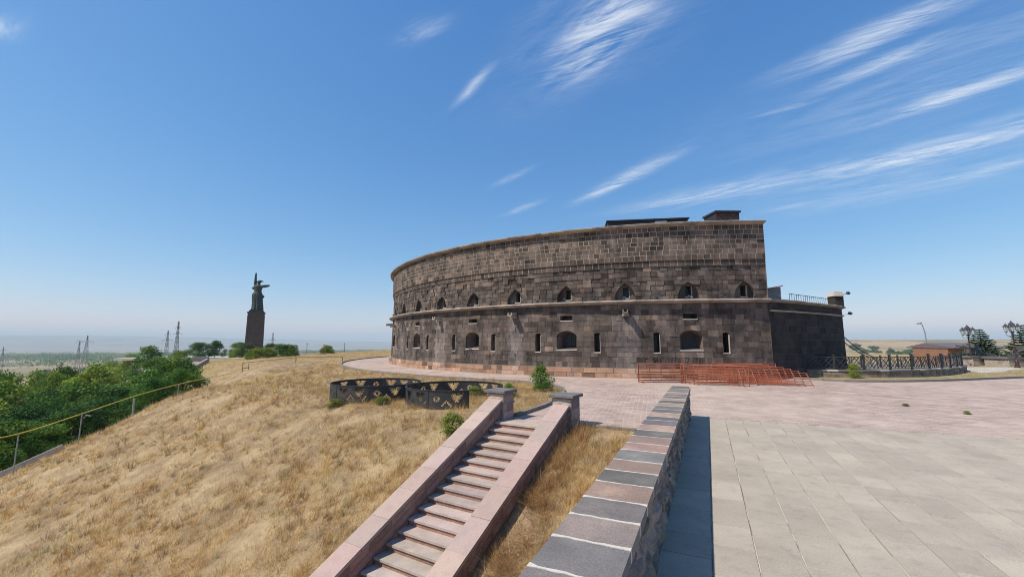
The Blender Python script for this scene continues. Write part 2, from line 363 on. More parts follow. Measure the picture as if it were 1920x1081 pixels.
def brick_material(name, ca, cb, mortar, w, h, rot, rough=.9):
    M = bpy.data.materials.new(name); M.use_nodes = True; nt = M.node_tree; N = nt.nodes; L = nt.links
    P = N['Principled BSDF']; P.inputs['Roughness'].default_value = rough; P.inputs['Specular IOR Level'].default_value = .2
    geo = N.new('ShaderNodeNewGeometry'); mp = N.new('ShaderNodeMapping'); mp.inputs['Rotation'].default_value = (0, 0, rot); L.new(geo.outputs['Position'], mp.inputs[0])
    b = N.new('ShaderNodeTexBrick'); b.inputs['Color1'].default_value = (*ca, 1); b.inputs['Color2'].default_value = (*cb, 1); b.inputs['Mortar'].default_value = (*mortar, 1)
    b.inputs['Scale'].default_value = 1; b.inputs['Brick Width'].default_value = w; b.inputs['Row Height'].default_value = h; b.inputs['Mortar Size'].default_value = .011; b.inputs['Mortar Smooth'].default_value = .3
    # courses wander a little, as laid by hand
    n0 = N.new('ShaderNodeTexNoise'); n0.inputs['Scale'].default_value = .5; n0.inputs['Detail'].default_value = 4; L.new(geo.outputs['Position'], n0.inputs['Vector'])
    ad = N.new('ShaderNodeVectorMath'); ad.operation = 'MULTIPLY_ADD'; ad.inputs[1].default_value = (.25, .25, 0); L.new(n0.outputs['Color'], ad.inputs[0]); L.new(mp.outputs[0], ad.inputs[2]); L.new(ad.outputs[0], b.inputs['Vector'])
    def noise(sc, d):
        n = N.new('ShaderNodeTexNoise'); n.inputs['Scale'].default_value = sc; n.inputs['Detail'].default_value = d; n.inputs['Roughness'].default_value = .65; L.new(geo.outputs['Position'], n.inputs['Vector']); return n.outputs[0]
    def rng(x, lo, hi, a, bb):
        n = N.new('ShaderNodeMapRange'); L.new(x, n.inputs[0]); n.inputs[1].default_value = lo; n.inputs[2].default_value = hi; n.inputs[3].default_value = a; n.inputs[4].default_value = bb; return n.outputs[0]
    def mul(c, f):
        n = N.new('ShaderNodeVectorMath'); n.operation = 'SCALE'; L.new(c, n.inputs[0]); L.new(f, n.inputs['Scale']); return n.outputs[0]
    # patches of dust and of reddish pavers
    mx = N.new('ShaderNodeMix'); mx.data_type = 'RGBA'; L.new(rng(noise(.16, 6), .40, .62, 0, .75), mx.inputs[0]); L.new(b.outputs[0], mx.inputs[6]); mx.inputs[7].default_value = (.46, .375, .315, 1)
    c = mul(mx.outputs[2], rng(noise(1.1, 8), .3, .7, .80, 1.16)); c = mul(c, rng(noise(22, 5), .3, .7, .86, 1.12))
    L.new(c, P.inputs['Base Color'])
    mm = N.new('ShaderNodeMath'); mm.operation = 'MULTIPLY_ADD'; L.new(noise(30, 4), mm.inputs[0]); mm.inputs[1].default_value = .5; L.new(b.outputs['Fac'], mm.inputs[2])
    bp = N.new('ShaderNodeBump'); bp.invert = True; bp.inputs['Strength'].default_value = .8; bp.inputs['Distance'].default_value = .012; L.new(mm.outputs[0], bp.inputs['Height']); L.new(bp.outputs[0], P.inputs['Normal'])
    return M

from mathutils.geometry import tessellate_polygon
def sheet(name, outline, z, m, skirt=.25):
    P = [Vector((p[0], p[1], z)) for p in outline]; tri = tessellate_polygon([P]); b = MB()
    b.v = [tuple(p) for p in P]
    for t in tri:
        a, bb, c = (P[i] for i in t)
        t = tuple(t) if (bb - a).cross(c - a).z > 0 else tuple(t)[::-1]
        b.f.append(t); b.t.append((1, 1, 1))
    for i in range(len(P)):
        p, q = P[i], P[(i + 1) % len(P)]; b.face([p, q, (q.x, q.y, z - skirt), (p.x, p.y, z - skirt)])
    o = b.build(name, m); tag(o, kind='structure'); return o
pink = sheet('pink_plaza', pink_outline, 0, brick_material('pink_pavers', (.42, .312, .272), (.25, .185, .165), (.56, .48, .42), .32, .16, .32))

m_kerb = mat('kerb_stone', (.20, .18, .165), var=.2, scale=2, bump=.3)
def kerb_run(name, path, step, w, h):
    pts = resample(path, step); root = empty(name, (0, 0, 0)); tag(root, kind='structure')
    b = MB(); b.box((0, 0, 0), (1, 1, 1)); me = b.mesh('kerbstone', m_kerb)
    for a, c in zip(pts, pts[1:]):
        d = c - a; o = link('kerbstone', me, root); mid = (a + c) / 2
        o.location = (mid.x, mid.y, h / 2 - .1 + random.uniform(-.006, .006)); o.rotation_euler = (0, 0, math.atan2(d.y, d.x)); o.scale = (d.length - .012, w, h + .2)
    return root
kerb_run('kerb_by_dry_grass', KERB_L[12:], 1.0, .13, .11)
kerb_run('kerb_by_verge', KERB_R[:33], 1.0, .14, .12)

# grey stone flags: each slab a piece of its own, joints recessed
m_bed = mat('flag_bed', (.46, .42, .36), var=.2, scale=3, rough=.95, alt=(.17, .155, .135), altscale=1.1, altlo=.44, althi=.58)
m_flag = mat('flag_stone', (.362, .317, .257), var=.15, scale=1.1, fine=46, finevar=.17, rough=.8, bump=.12, bdist=.006, alt=(.295, .26, .215), altscale=5, altlo=.52, althi=.75)
def grey_plaza():
    b = MB(); b.face([pq(-.06, -14, -.012), pq(40, -14, -.012), pq(40, 9.83, -.012), pq(-.06, 9.83, -.012)]); b.face([pq(.02, -14, -.2), pq(.02, 9.83, -.2), pq(40, 9.83, -.2), pq(40, -14, -.2)])
    root = b.build('grey_plaza', m_bed); tag(root, kind='structure')
    cells = []; p = -.05; row = 0
    while p < 22:
        w = .445 if row else .53; q = 9.83 - random.uniform(0, .5); prev = 9.83
        q0 = 9.83
        while q0 > -6:
            l = random.choice((.55, .62, .7, .85, 1.0)); q1 = q0 - l
            cells.append((p, p + w, q1, q0)); q0 = q1
        p += w; row += 1
    def seen(c):
        P = Vector(pq((c[0] + c[1]) / 2, (c[2] + c[3]) / 2)); d = P.y * .992 - 2.3 * .126
        if d < .8: return 0
        u = 790 * P.x / d; v = 790 * (-P.y * .1256 - 2.3 * .992) / d
        if abs(u) > 1010 or v < -590: return 0
        return (c[1] - c[0]) * (c[3] - c[2]) / d ** 3
    cells.sort(key=seen, reverse=True)
    rest = MB()
    for i, c in enumerate(cells):
        t = vary((1, 1, 1), .07, .003)
        if random.random() < .03: t = vary((.86, .86, .86), .04, .003)
        g = .0055; zt = random.uniform(-.0025, .0025); b = MB() if i < 300 else rest; b.tone = t
        x0, x1, y0, y1 = c[0] + g, c[1] - g, c[2] + g, c[3] - g; e = .006
        top = [pq(x0 + e, y0 + e, zt), pq(x1 - e, y0 + e, zt + random.uniform(-.0015, .0015)), pq(x1 - e, y1 - e, zt), pq(x0 + e, y1 - e, zt)]
        low = [pq(x0, y0, -.011), pq(x1, y0, -.011), pq(x1, y1, -.011), pq(x0, y1, -.011)]
        b.face(top)
        for k in range(4): b.face([low[k], low[(k + 1) % 4], top[(k + 1) % 4], top[k]])
        if i < 300: b.build('flagstone', m_flag, root)
    o = rest.build('outer_flagstones', m_flag, root); tag(o, kind='stuff')
grey_plaza()

# ------------------------------------------------------------------ masonry laid in courses on any wall surface
class Opening:
    def __init__(s, c, kind): s.c = c; s.k = kind
    def span(s): return {'window': (1.77, 3.05), 'slit': (1.61, 2.90), 'vent': (3.74, 4.08), 'niche': (5.04, 6.15)}[s.k]
    def hw(s, z):
        a, b = s.span()
        if z < a - 1e-6 or z > b + 1e-6: return 0
        if s.k == 'vent': return .43
        if s.k == 'slit': return .20 if z < 2.84 else .20 * math.sqrt(max(0, 1 - ((z - 2.84) / .062) ** 2) * .5 + .5 * (z < b - 1e-4))
        if s.k == 'window':
            if z < 2.72: return .70
            return math.sqrt(max(0, .9256 ** 2 - (z - 2.1244) ** 2))
        k = .55; a_ = .68; return max(0, math.sqrt(max(0, (a_ + k) ** 2 - ((z - 5.04) * 1.0) ** 2)) - k)
    def profile(s, n=9):
        """right half, bottom to top"""
        a, b = s.span(); zs = [a, b]
        if s.k == 'window': zs = [a] + list(np.linspace(2.72, b, n))
        elif s.k == 'niche': zs = list(np.linspace(a, b, n + 4))
        elif s.k == 'slit': zs = [a, 2.84, b]
        return [(s.hw(z), z) for z in zs]

def courses(z0, z1, h, jit=.0):
    n = max(1, round((z1 - z0) / h)); w = [1 + random.uniform(-jit, jit) for _ in range(n)]; t = sum(w); out = []; z = z0
    for k in w: out.append((z, z + (z1 - z0) * k / t)); z = out[-1][1]
    return out

def lay(s0, s1, rows, wlo, whi, opens=()):
    """stones as polygons (s, z): list of (left edge, right edge, z0, z1, at-left-opening, at-right-opening)"""
    out = []
    for (z0, z1) in rows:
        cuts = []
        for o in opens:
            a, b = o.span()
            if b <= z0 + 1e-4 or a >= z1 - 1e-4: continue
            zs = {z0, z1}
            pts = []
            lo, hi = max(a, z0), min(b, z1)
            if a > z0: pts += [(0, z0), (0, a)]
            for z in np.linspace(lo, hi, 2 if o.k in ('vent',) or (o.k == 'window' and hi <= 2.72) else 6): pts.append((o.hw(min(z, b - 1e-5)), float(z)))
            if b < z1: pts += [(0, b), (0, z1)]
            cuts.append((o.c, pts))
        cuts.sort(); edges = [(s0, [(0, z0), (0, z1)], False)] + [(c, p, True) for c, p in cuts] + [(s1, [(0, z0), (0, z1)], False)]
        for (ca, pa, oa), (cb, pb, ob) in zip(edges, edges[1:]):
            sa = ca + max(p[0] for p in pa); sb = cb - max(p[0] for p in pb)
            if sb - sa < .06 and (oa or ob): continue
            js = []; x = sa + random.uniform(.5, 1) * random.uniform(wlo, whi)
            while x < sb - wlo * .6: js.append(x); x += random.uniform(wlo, whi)
            L = [[(ca + h, z) for h, z in pa]] + [[(x, z0), (x, z1)] for x in js]
            Rr = [[(x, z0), (x, z1)] for x in js] + [[(cb - h, z) for h, z in pb]]
            for i, (l, r) in enumerate(zip(L, Rr)): out.append((l, r, z0, z1, oa and i == 0, ob and i == len(L) - 1))
    return out

def stone(b, bed, st_, fmap, g, proud, tone, bedtone, depth=.12, tilt=0, bd=.022):
    l, r, z0, z1, ol, orr = st_
    cl = lambda z: min(max(z, z0 + g), z1 - g)
    P = [(s + (0 if ol else g), cl(z)) for s, z in l]; Q = [(s - (0 if orr else g), cl(z)) for s, z in r]
    poly = [P[0]] + Q + P[:0:-1]
    d = []
    for (s, z) in poly:
        if not d or abs(d[-1][0] - s) + abs(d[-1][1] - z) > 1e-5: d.append((s, z))
    poly = d
    ms = sum(p[0] for p in poly) / len(poly); mz = sum(p[1] for p in poly) / len(poly)
    tx, tz_ = random.uniform(-tilt, tilt), random.uniform(-tilt, tilt)
    F = [fmap(s, z, proud + tx * (s - ms) + tz_ * (z - mz)) for s, z in poly]; B = [fmap(s, z, proud - depth) for s, z in poly]
    b.face(F, tone); n = len(poly)
    for i in range(n): b.face([F[i], B[i], B[(i + 1) % n], F[(i + 1) % n]], tone)
    if bed is not None:
        pl = [l[0]] + r + l[:0:-1]; bed.face([fmap(s, z, -bd) for s, z in pl], bedtone)

m_fort = mat('fort_tuff', (.145, .116, .100), streak=.42, var=.26, scale=1.6, fine=11, finevar=.20, rough=.92, bump=.55, bdist=.035, alt=(.075, .063, .057), altscale=.75, altlo=.47, althi=.60)
m_mortar = mat('fort_mortar', (.30, .26, .225), var=.25, scale=3, fine=30, rough=.95, bump=.3)
m_plinth = mat('plinth_tuff', (.32, .205, .142), var=.3, scale=1.3, fine=12, finevar=.2, rough=.92, bump=.5, bdist=.03, alt=(.27, .20, .165), altscale=.7)
m_cornice = mat('cornice_stone', (.33, .285, .245), var=.25, scale=1.5, fine=16, rough=.9, bump=.4, alt=(.20, .17, .15), altscale=1.2)
m_sill = mat('pale_sill', (.46, .42, .37), var=.15, scale=4, rough=.85, bump=.2)
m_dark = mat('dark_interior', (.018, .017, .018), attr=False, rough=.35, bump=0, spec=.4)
m_iron = mat('window_iron', (.06, .075, .095), attr=False, rough=.55, bump=.1, metal=.3)

SM = math.pi / 180 * FR
PER = 14.65; WIN = [-8.65 - PER * k for k in range(6)]; NICHE = [-8.65 + 6.4] + [-8.65 - 7.325 * k for k in range(11)]
SPOUT = [-8.65 - 7.325 - PER * k for k in range(5)]
TH0, TH1 = -84.0, .3

def fort_radius(z):
    if z < .66: return FR + .32
    if z < 4.75: return FR + .10 - .10 * (z - .66) / 4.1
    if z < 7.18: return FR - .04
    if z < 7.57: return FR + .03
    return FR + .11
def fort_map(zone_r):
    return lambda s, z, d: fort_xyz(s / SM, zone_r(z) + d, z)

fort = empty('round_fortress', (FC[0], FC[1], 0), label='huge round dark brown stone fortress with rows of windows and arched niches', cat='fortress')
FINV = Matrix.Translation((-FC[0], -FC[1], 0))
def fort_part(b, name, m, parent=None, smooth=False):
    b.v = [(x - FC[0], y - FC[1], z) if parent is None else (x - FC[0], y - FC[1], z) for x, y, z in b.v]
    return b.build(name, m, parent or fort, smooth)

def build_fort():
    ops = []
    for w in WIN:
        ops += [Opening(w * SM, 'window'), Opening((w - 3.86) * SM, 'slit'), Opening((w + 3.86) * SM, 'slit'), Opening(w * SM, 'vent')]
    ops += [Opening(n * SM, 'niche') for n in NICHE]
    s0, s1 = TH0 * SM, TH1 * SM
    bed = MB(); stones = []
    warm = (1.22, 1.06, .92); dark = (.50, .48, .47)
    def zone(z0, z1, h, wlo, whi, g, pj, tilt, base, bt, spread, mat_):
        for s in lay(s0, s1, courses(z0, z1, h, .10), wlo, whi, ops):
            m = (s[0][0][0] + s[1][0][0]) / 2 / SM; zc = (s[2] + s[3]) / 2
            t = vary(base, spread, .008); r = random.random()
            if r < .035: t = vary(warm, .15, .01)
            elif r < .20: t = vary(dark, .15)
            elif r < .24: t = vary((1.5, 1.4, 1.3), .1)
            # lime streaks under the spouts
            for sp in SPOUT:
                k = math.exp(-((m - sp) / 1.1) ** 2)
                if zc < 4.2 and k > .15: t = tuple(a * (1 + .35 * k) for a in vary((1.0, 1.03, 1.08), .12))
            stones.append((s, g, random.uniform(-pj, pj), t, vary(bt, .15), tilt, mat_, pj + tilt * .22 + .005))
    zone(0, .62, .31, .45, 1.1, .008, .02, .02, (1, .95, .92), (.9, .7, .55), .25, 'p')
    zone(.62, 4.75, .344, .34, .76, .007, .014, .02, (.84, .82, .81), (.95, .93, .90), .20, 'f')
    zone(4.98, 7.18, .314, .28, .62, .009, .034, .06, (.88, .87, .86), (.75, .73, .72), .28, 'f')
    zone(7.18, 7.57, .39, .36, .55, .015, .004, .005, (.74, .72, .70), (1.8, 1.7, 1.6), .25, 'f')
    zone(7.57, 9.80, .319, .32, .54, .015, .004, .005, (1.0, .94, .89), (1.55, 1.48, 1.4), .24, 'f')
    def size(k):
        s = k[0]; m = (s[0][0][0] + s[1][0][0]) / 2; x, y, _ = fort_xyz(m / SM, FR, 0)
        d = math.hypot(x, y); nx, ny = (x - FC[0]) / FR, (y - FC[1]) / FR; c = -(nx * x + ny * y) / d
        return (s[1][0][0] - s[0][0][0]) * (s[3] - s[2]) * max(c, .01) / d ** 2 * (1 if len(s[0]) + len(s[1]) == 4 else .2)
    stones.sort(key=size, reverse=True)
    big = {'f': MB(), 'p': MB()}
    mats = {'f': m_fort, 'p': m_plinth}
    fm = fort_map(fort_radius)
    def rad_at(zc): r = fort_radius(zc); return lambda z: (r if not (.66 <= zc < 4.75) else FR + .10 - .10 * (z - .66) / 4.1)
    for i, (s, g, pj, t, bt, tl, mk, bd) in enumerate(stones):
        f2 = fort_map(rad_at((s[2] + s[3]) / 2))
        one = i < 300; b = MB() if one else big[mk]
        stone(b, bed, s, f2, g, pj, t, bt, tilt=tl, bd=bd)
        if one: fort_part(b, 'stone_block', mats[mk])
    o = fort_part(big['f'], 'smaller_stone_blocks', m_fort); tag(o, kind='stuff')
    o = fort_part(big['p'], 'plinth_blocks', m_plinth); tag(o, kind='stuff')
    fort_part(bed, 'mortar_bed', m_mortar)
    # moulded string course and coping, stone by stone
    def ring_stones(name, prof, step, m, pale):
        th = TH0
        while th < TH1 - .01:
            t2 = min(th + step, TH1); b = MB(); t = vary((1, 1, 1), .16); rows = []
            dr = random.uniform(-.025, .02)
            for k in range(3):
                a = th + .012 + (t2 - th - .024) * k / 2
                rows.append([fort_xyz(a, r + dr * (r > FR + .06), z) for r, z in prof])
            b.grid(rows, close_u=True, tone=t); b.face(rows[0], t); b.face(rows[-1][::-1], t)
            fort_part(b, name, m, smooth=False); th = t2
    ring_stones('cornice_stone', [(FR - .2, 4.76), (FR + .08, 4.76), (FR + .18, 4.80), (FR + .34, 4.845), (FR + .42, 4.90), (FR + .41, 4.96), (FR + .30, 5.0), (FR - .2, 5.03)][::-1], 2.1, m_cornice, 1)
    ring_stones('coping_stone', [(FR - .9, 9.80), (FR + .16, 9.80), (FR + .26, 9.84), (FR + .45, 9.88), (FR + .48, 9.97), (FR + .40, 10.01), (FR - .9, 10.03)][::-1], 2.3, m_cornice, 1)
    # ledges where the wall face steps
    b = MB()
    for (z, ra, rb) in ((7.18, FR - .06, FR + .025), (7.57, FR + .01, FR + .105), (.62, FR - .05, FR + .30)):
        A = np.arange(TH0, TH1 + .01, (TH1 - TH0) / 60)
        b.grid([[fort_xyz(a, ra, z + .001) for a in A], [fort_xyz(a, rb, z + .001) for a in A]])
    fort_part(b, 'wall_ledge', m_cornice)
    # openings
    def reveal(name, o, d0, d1, shrink, shift, m, par=None):
        R0 = fort_radius(sum(o.span()) / 2); half = o.profile(); zb, zt = o.span(); zc = (zb + zt) / 2
        loop = [(h, z) for h, z in half] + [(-h, z) for h, z in half[::-1]]
        loop = [p for i, p in enumerate(loop) if i == 0 or abs(p[0] - loop[i - 1][0]) + abs(p[1] - loop[i - 1][1]) > 1e-4]
        b = MB(); A = [fort_xyz((o.c + x) / SM, R0 - d0, z) for x, z in loop]
        B = [fort_xyz((o.c + x * shrink[0] + shift[0]) / SM, R0 - d1, zb + (z - zb) * shrink[1] + shift[1]) for x, z in loop]
        n = len(loop); t = vary((.9, .88, .88), .1)
        for i in range(n): b.face([A[i], B[i], B[(i + 1) % n], A[(i + 1) % n]], t)
        b2 = MB(); b2.face(B)
        return fort_part(b, name, m, par), b2
    for o in ops:
        th = o.c / SM; zb, zt = o.span(); R0 = fort_radius((zb + zt) / 2)
        if th < -76: continue
        def inbox(b, x0, x1, z0, z1, r0, r1, tone=None):
            c = [fort_xyz((o.c + x) / SM, r, z) for z in (z0, z1) for (x, r) in ((x0, r1), (x1, r1), (x1, r0), (x0, r0))]
            for q in ((3, 2, 1, 0), (4, 5, 6, 7), (0, 1, 5, 4), (1, 2, 6, 5), (2, 3, 7, 6), (3, 0, 4, 7)): b.face([c[k] for k in q], tone)
        if o.k == 'window':
            p, back = reveal('window', o, .10, .85, (.62, .74), (.05, .18), m_fort)
            back.tone = (1, 1, 1); fort_part(back, 'pane', m_dark, p)
            s = MB(); inbox(s, -.72, .72, zb - .045, zb + .02, R0 - .55, R0 + .035, vary((1, 1, 1), .1)); fort_part(s, 'sill', m_sill, p)
            g = MB()
            for k in range(6): inbox(g, -.36 + .144 * k, -.335 + .144 * k, zb + .2, zb + 1.02, R0 - .80, R0 - .775)
            for z in (zb + .28, zb + .6, zb + .92): inbox(g, -.40, .45, z, z + .025, R0 - .772, R0 - .75)
            fort_part(g, 'grille', m_iron, p)
        elif o.k == 'slit':
            p, back = reveal('slit_window', o, .10, .95, (1.05, .96), (.0, .02), m_fort); fort_part(back, 'pane', m_dark, p)
            s = MB(); inbox(s, -.215, .215, zb - .05, zb + .015, R0 - .4, R0 + .03, vary((1, 1, 1), .1)); fort_part(s, 'sill', m_sill, p)
            f = MB(); inbox(f, .175, .202, zb + .016, zb + 1.15, R0 - .12, R0 + .012, vary((.85, .83, .8), .1)); fort_part(f, 'jamb', m_sill, p)
        elif o.k == 'vent':
            p, back = reveal('vent', o, .10, .8, (.95, .9), (0, .02), m_fort); fort_part(back, 'pane', m_dark, p)
            s = MB(); inbox(s, -.45, .45, zb - .05, zb + .012, R0 - .4, R0 + .03, vary((.95, .95, .95), .1)); fort_part(s, 'sill', m_sill, p)
        else:
            p, back = reveal('arched_niche', o, .08, .34, (.97, .97), (0, 0), m_fort)
            # back wall of the niche with a rectangular window in it
            r = R0 - .34; b = MB(); x0, x1, z0, z1 = -.17 + .05, .21 + .05, 5.18, 5.90; half = o.profile(); zs = sorted({z for _, z in half} | {z0, z1})
            def hb(z): return o.hw(min(z, 6.149)) * .97
            t = vary((1, 1, 1.02), .1)
            for za, zb2 in zip(zs, zs[1:]):
                a0, a1 = hb(za), hb(zb2)
                def quad(l0, l1, r0, r1): b.face([fort_xyz((o.c + l0) / SM, r, za), fort_xyz((o.c + r0) / SM, r, za), fort_xyz((o.c + r1) / SM, r, zb2), fort_xyz((o.c + l1) / SM, r, zb2)], t)
                if za >= z0 - 1e-6 and zb2 <= z1 + 1e-6: quad(-a0, -a1, x0, x0); quad(x1, x1, a0, a1)
                else: quad(-a0, -a1, a0, a1)
            fort_part(b, 'niche_back', m_fort, p)
            w = MB()
            for (xa, xb, za, zb2, xa2, xb2, za2, zb3) in ((x0, x0, z0, z1, x0, x0, z0, z1), (x1, x1, z0, z1, x1, x1, z0, z1)):
                w.face([fort_xyz((o.c + xa) / SM, r, z0), fort_xyz((o.c + xa) / SM, r - .5, z0), fort_xyz((o.c + xa) / SM, r - .5, z1), fort_xyz((o.c + xa) / SM, r, z1)])
            for z in (z0, z1): w.face([fort_xyz((o.c + x0) / SM, r, z), fort_xyz((o.c + x1) / SM, r, z), fort_xyz((o.c + x1) / SM, r - .5, z), fort_xyz((o.c + x0) / SM, r - .5, z)])
            fort_part(w, 'window_reveal', m_fort, p)
            d = MB(); d.face([fort_xyz((o.c + x) / SM, r - .5, z) for x, z in ((x0, z0), (x1, z0), (x1, z1), (x0, z1))]); fort_part(d, 'pane', m_dark, p)
            s = MB(); inbox(s, x0 - .04, x1 + .05, z0 - .05, z0 + .01, r - .3, r + .07, vary((1, 1, 1), .1)); fort_part(s, 'sill', m_sill, p)
            j = MB(); inbox(j, x1 - .002, x1 + .035, z0 + .011, z1, r - .1, r + .015, vary((.9, .9, .9), .1)); fort_part(j, 'jamb', m_sill, p)
    # stone spouts below the string course
    for sp in SPOUT:
        b = MB(); c = sp * SM; t = vary((1.1, 1.08, 1.05), .1)
        for (x0, x1, z0, z1, L) in ((-.17, .17, 4.18, 4.26, .78), (-.17, -.10, 4.26, 4.42, .74), (.10, .17, 4.26, 4.42, .74), (-.22, .22, 4.02, 4.18, .30)):
            r0, r1 = FR - .15, FR + L
            q = [fort_xyz((c + x) / SM, r, z - (.05 if r == r1 else 0)) for z in (z0, z1) for (x, r) in ((x0, r1), (x1, r1), (x1, r0), (x0, r0))]
            for k in ((3, 2, 1, 0), (4, 5, 6, 7), (0, 1, 5, 4), (1, 2, 6, 5), (2, 3, 7, 6), (3, 0, 4, 7)): b.face([q[i] for i in k], t)
        fort_part(b, 'water_spout', m_cornice)
    # back of the fort, roof and the straight gorge wall behind the corner
    b = MB(); A = np.arange(TH0, -201, -4)
    b.grid([[fort_xyz(a, fort_radius(z), z) for a in A] for z in (0, .62, 4.75, 7.18, 9.8)][::-1]); fort_part(b, 'rear_wall', m_fort)
    b = MB(); c0 = fort_xyz(TH1, FR + .1, 0); c1 = (18.2, 62.0); x0, y0 = c0[0] - .02, c0[1]
    for (z0, z1) in courses(0, 9.8, .6): b.face([(x0, y0, z0), (c1[0], c1[1], z0), (c1[0], c1[1], z1), (x0, y0, z1)], vary((.9, .9, .9), .1))
    fort_part(b, 'gorge_wall', m_fort)
    b = MB(); b.face([fort_xyz(a, FR - .6, 9.55) for a in np.arange(TH1, -201, -4)] ); fort_part(b, 'roof_deck', mat('roof_felt', (.10, .095, .09)))
build_fort()

def graffiti():
    """scratched letters, half worn away, on the lower wall"""
    def scratch(th0, z0, h, w, glyphs, label):
        t = empty('scratched_lettering', fort_xyz(th0, FR + .12, z0), label=label, cat='graffiti'); o = Vector(fort_xyz(th0, FR + .12, z0)); m = mat('scratch_shade', (.075, .062, .055), attr=False, bump=.2)
        for i, gl in enumerate(glyphs):
            b = MB()
            for (x0, y0, x1, y1) in gl:
                P = []
                for x, y in ((x0, y0), (x1, y1)):
                    s = th0 * SM + (i * 1.25 + x) * w; z = z0 + y * h; P.append(Vector(fort_xyz(s / SM, FR + .10 - .10 * (z - .66) / 4.1 + .012, z)) - o)
                if (P[1] - P[0]).length > .01: b.bar(P[0], P[1], .026, .016)
            if gl: b.build('letter', m, t)
    A = [(0, 0, .5, 1), (.5, 1, 1, 0), (.25, .4, .75, .4)]; V = [(0, 1, .5, 0), (.5, 0, 1, 1)]; I = [(.4, 0, .4, 1)]; U = [(0, 1, .1, .1), (.1, .1, .8, 0), (.8, 0, .9, 1)]
    N = [(0, 0, 0, 1), (0, 1, .9, 0), (.9, 0, .9, 1)]; Z = [(0, 1, .9, 1), (.9, 1, 0, 0), (0, 0, .9, 0)]; Lg = [(.1, 1, .1, 0), (.1, 0, .8, 0)]; Q = [(0, .8, .3, 1), (.3, 1, .9, .9), (.9, .9, .5, .5), (.1, .1, 0, .3)]
    C = [(.9, 1, .1, .8), (.1, .8, .1, .2), (.1, .2, .9, 0)]; W_ = [(0, 1, 0, 0), (0, 0, .9, 0), (.45, 0, .45, 1), (.9, 0, .9, 1)]; T = [(0, 1, 1, 1), (.5, 1, .5, 0)]; Y = [(0, 1, .5, .5), (1, 1, .2, 0)]; E = [(.1, 0, .1, 1), (.1, 1, .9, 1), (.1, .5, .7, .5), (.1, 0, .9, 0)]
    scratch(-35.3, 1.12, .34, .22, [I, A, Y, U, N, Z, [], Lg, [], Q], 'worn scratched lettering on the fortress wall below a slit window left of centre')
    scratch(-14.0, .95, .36, .20, [C, [], V, N, T, C, W_, I, A, [], Z, [], T, W_, [], I], 'worn scratched lettering on the fortress wall above the red barriers')
graffiti()

# ------------------------------------------------------------------ roof structures on the fort
m_roofbox = mat('dark_cladding', (.030, .028, .036), var=.2, scale=2, rough=.6, bump=.1)
m_trim = mat('dark_red_trim', (.075, .030, .028), var=.2, scale=3, rough=.6, bump=.1)
m_white = mat('white_paint', (.72, .72, .70), var=.08, rough=.6, bump=.05)
def oriented(b, o, ux, uy, x0, x1, y0, y1, z0, z1, tone=None, z1b=None):
    """box in a turned frame; z1b lets the top slope along y"""
    P = []
    for (x, y) in ((x0, y0), (x1, y0), (x1, y1), (x0, y1)): P.append((o[0] + ux[0] * x + uy[0] * y, o[1] + ux[1] * x + uy[1] * y))
    zt = [z1, z1, z1b if z1b is not None else z1, z1b if z1b is not None else z1]
    lo = [(p[0], p[1], z0) for p in P]; hi = [(p[0], p[1], z) for p, z in zip(P, zt)]
    b.face(lo[::-1], tone); b.face(hi, tone)
    for k in range(4): b.face([lo[k], lo[(k + 1) % 4], hi[(k + 1) % 4], hi[k]], tone)
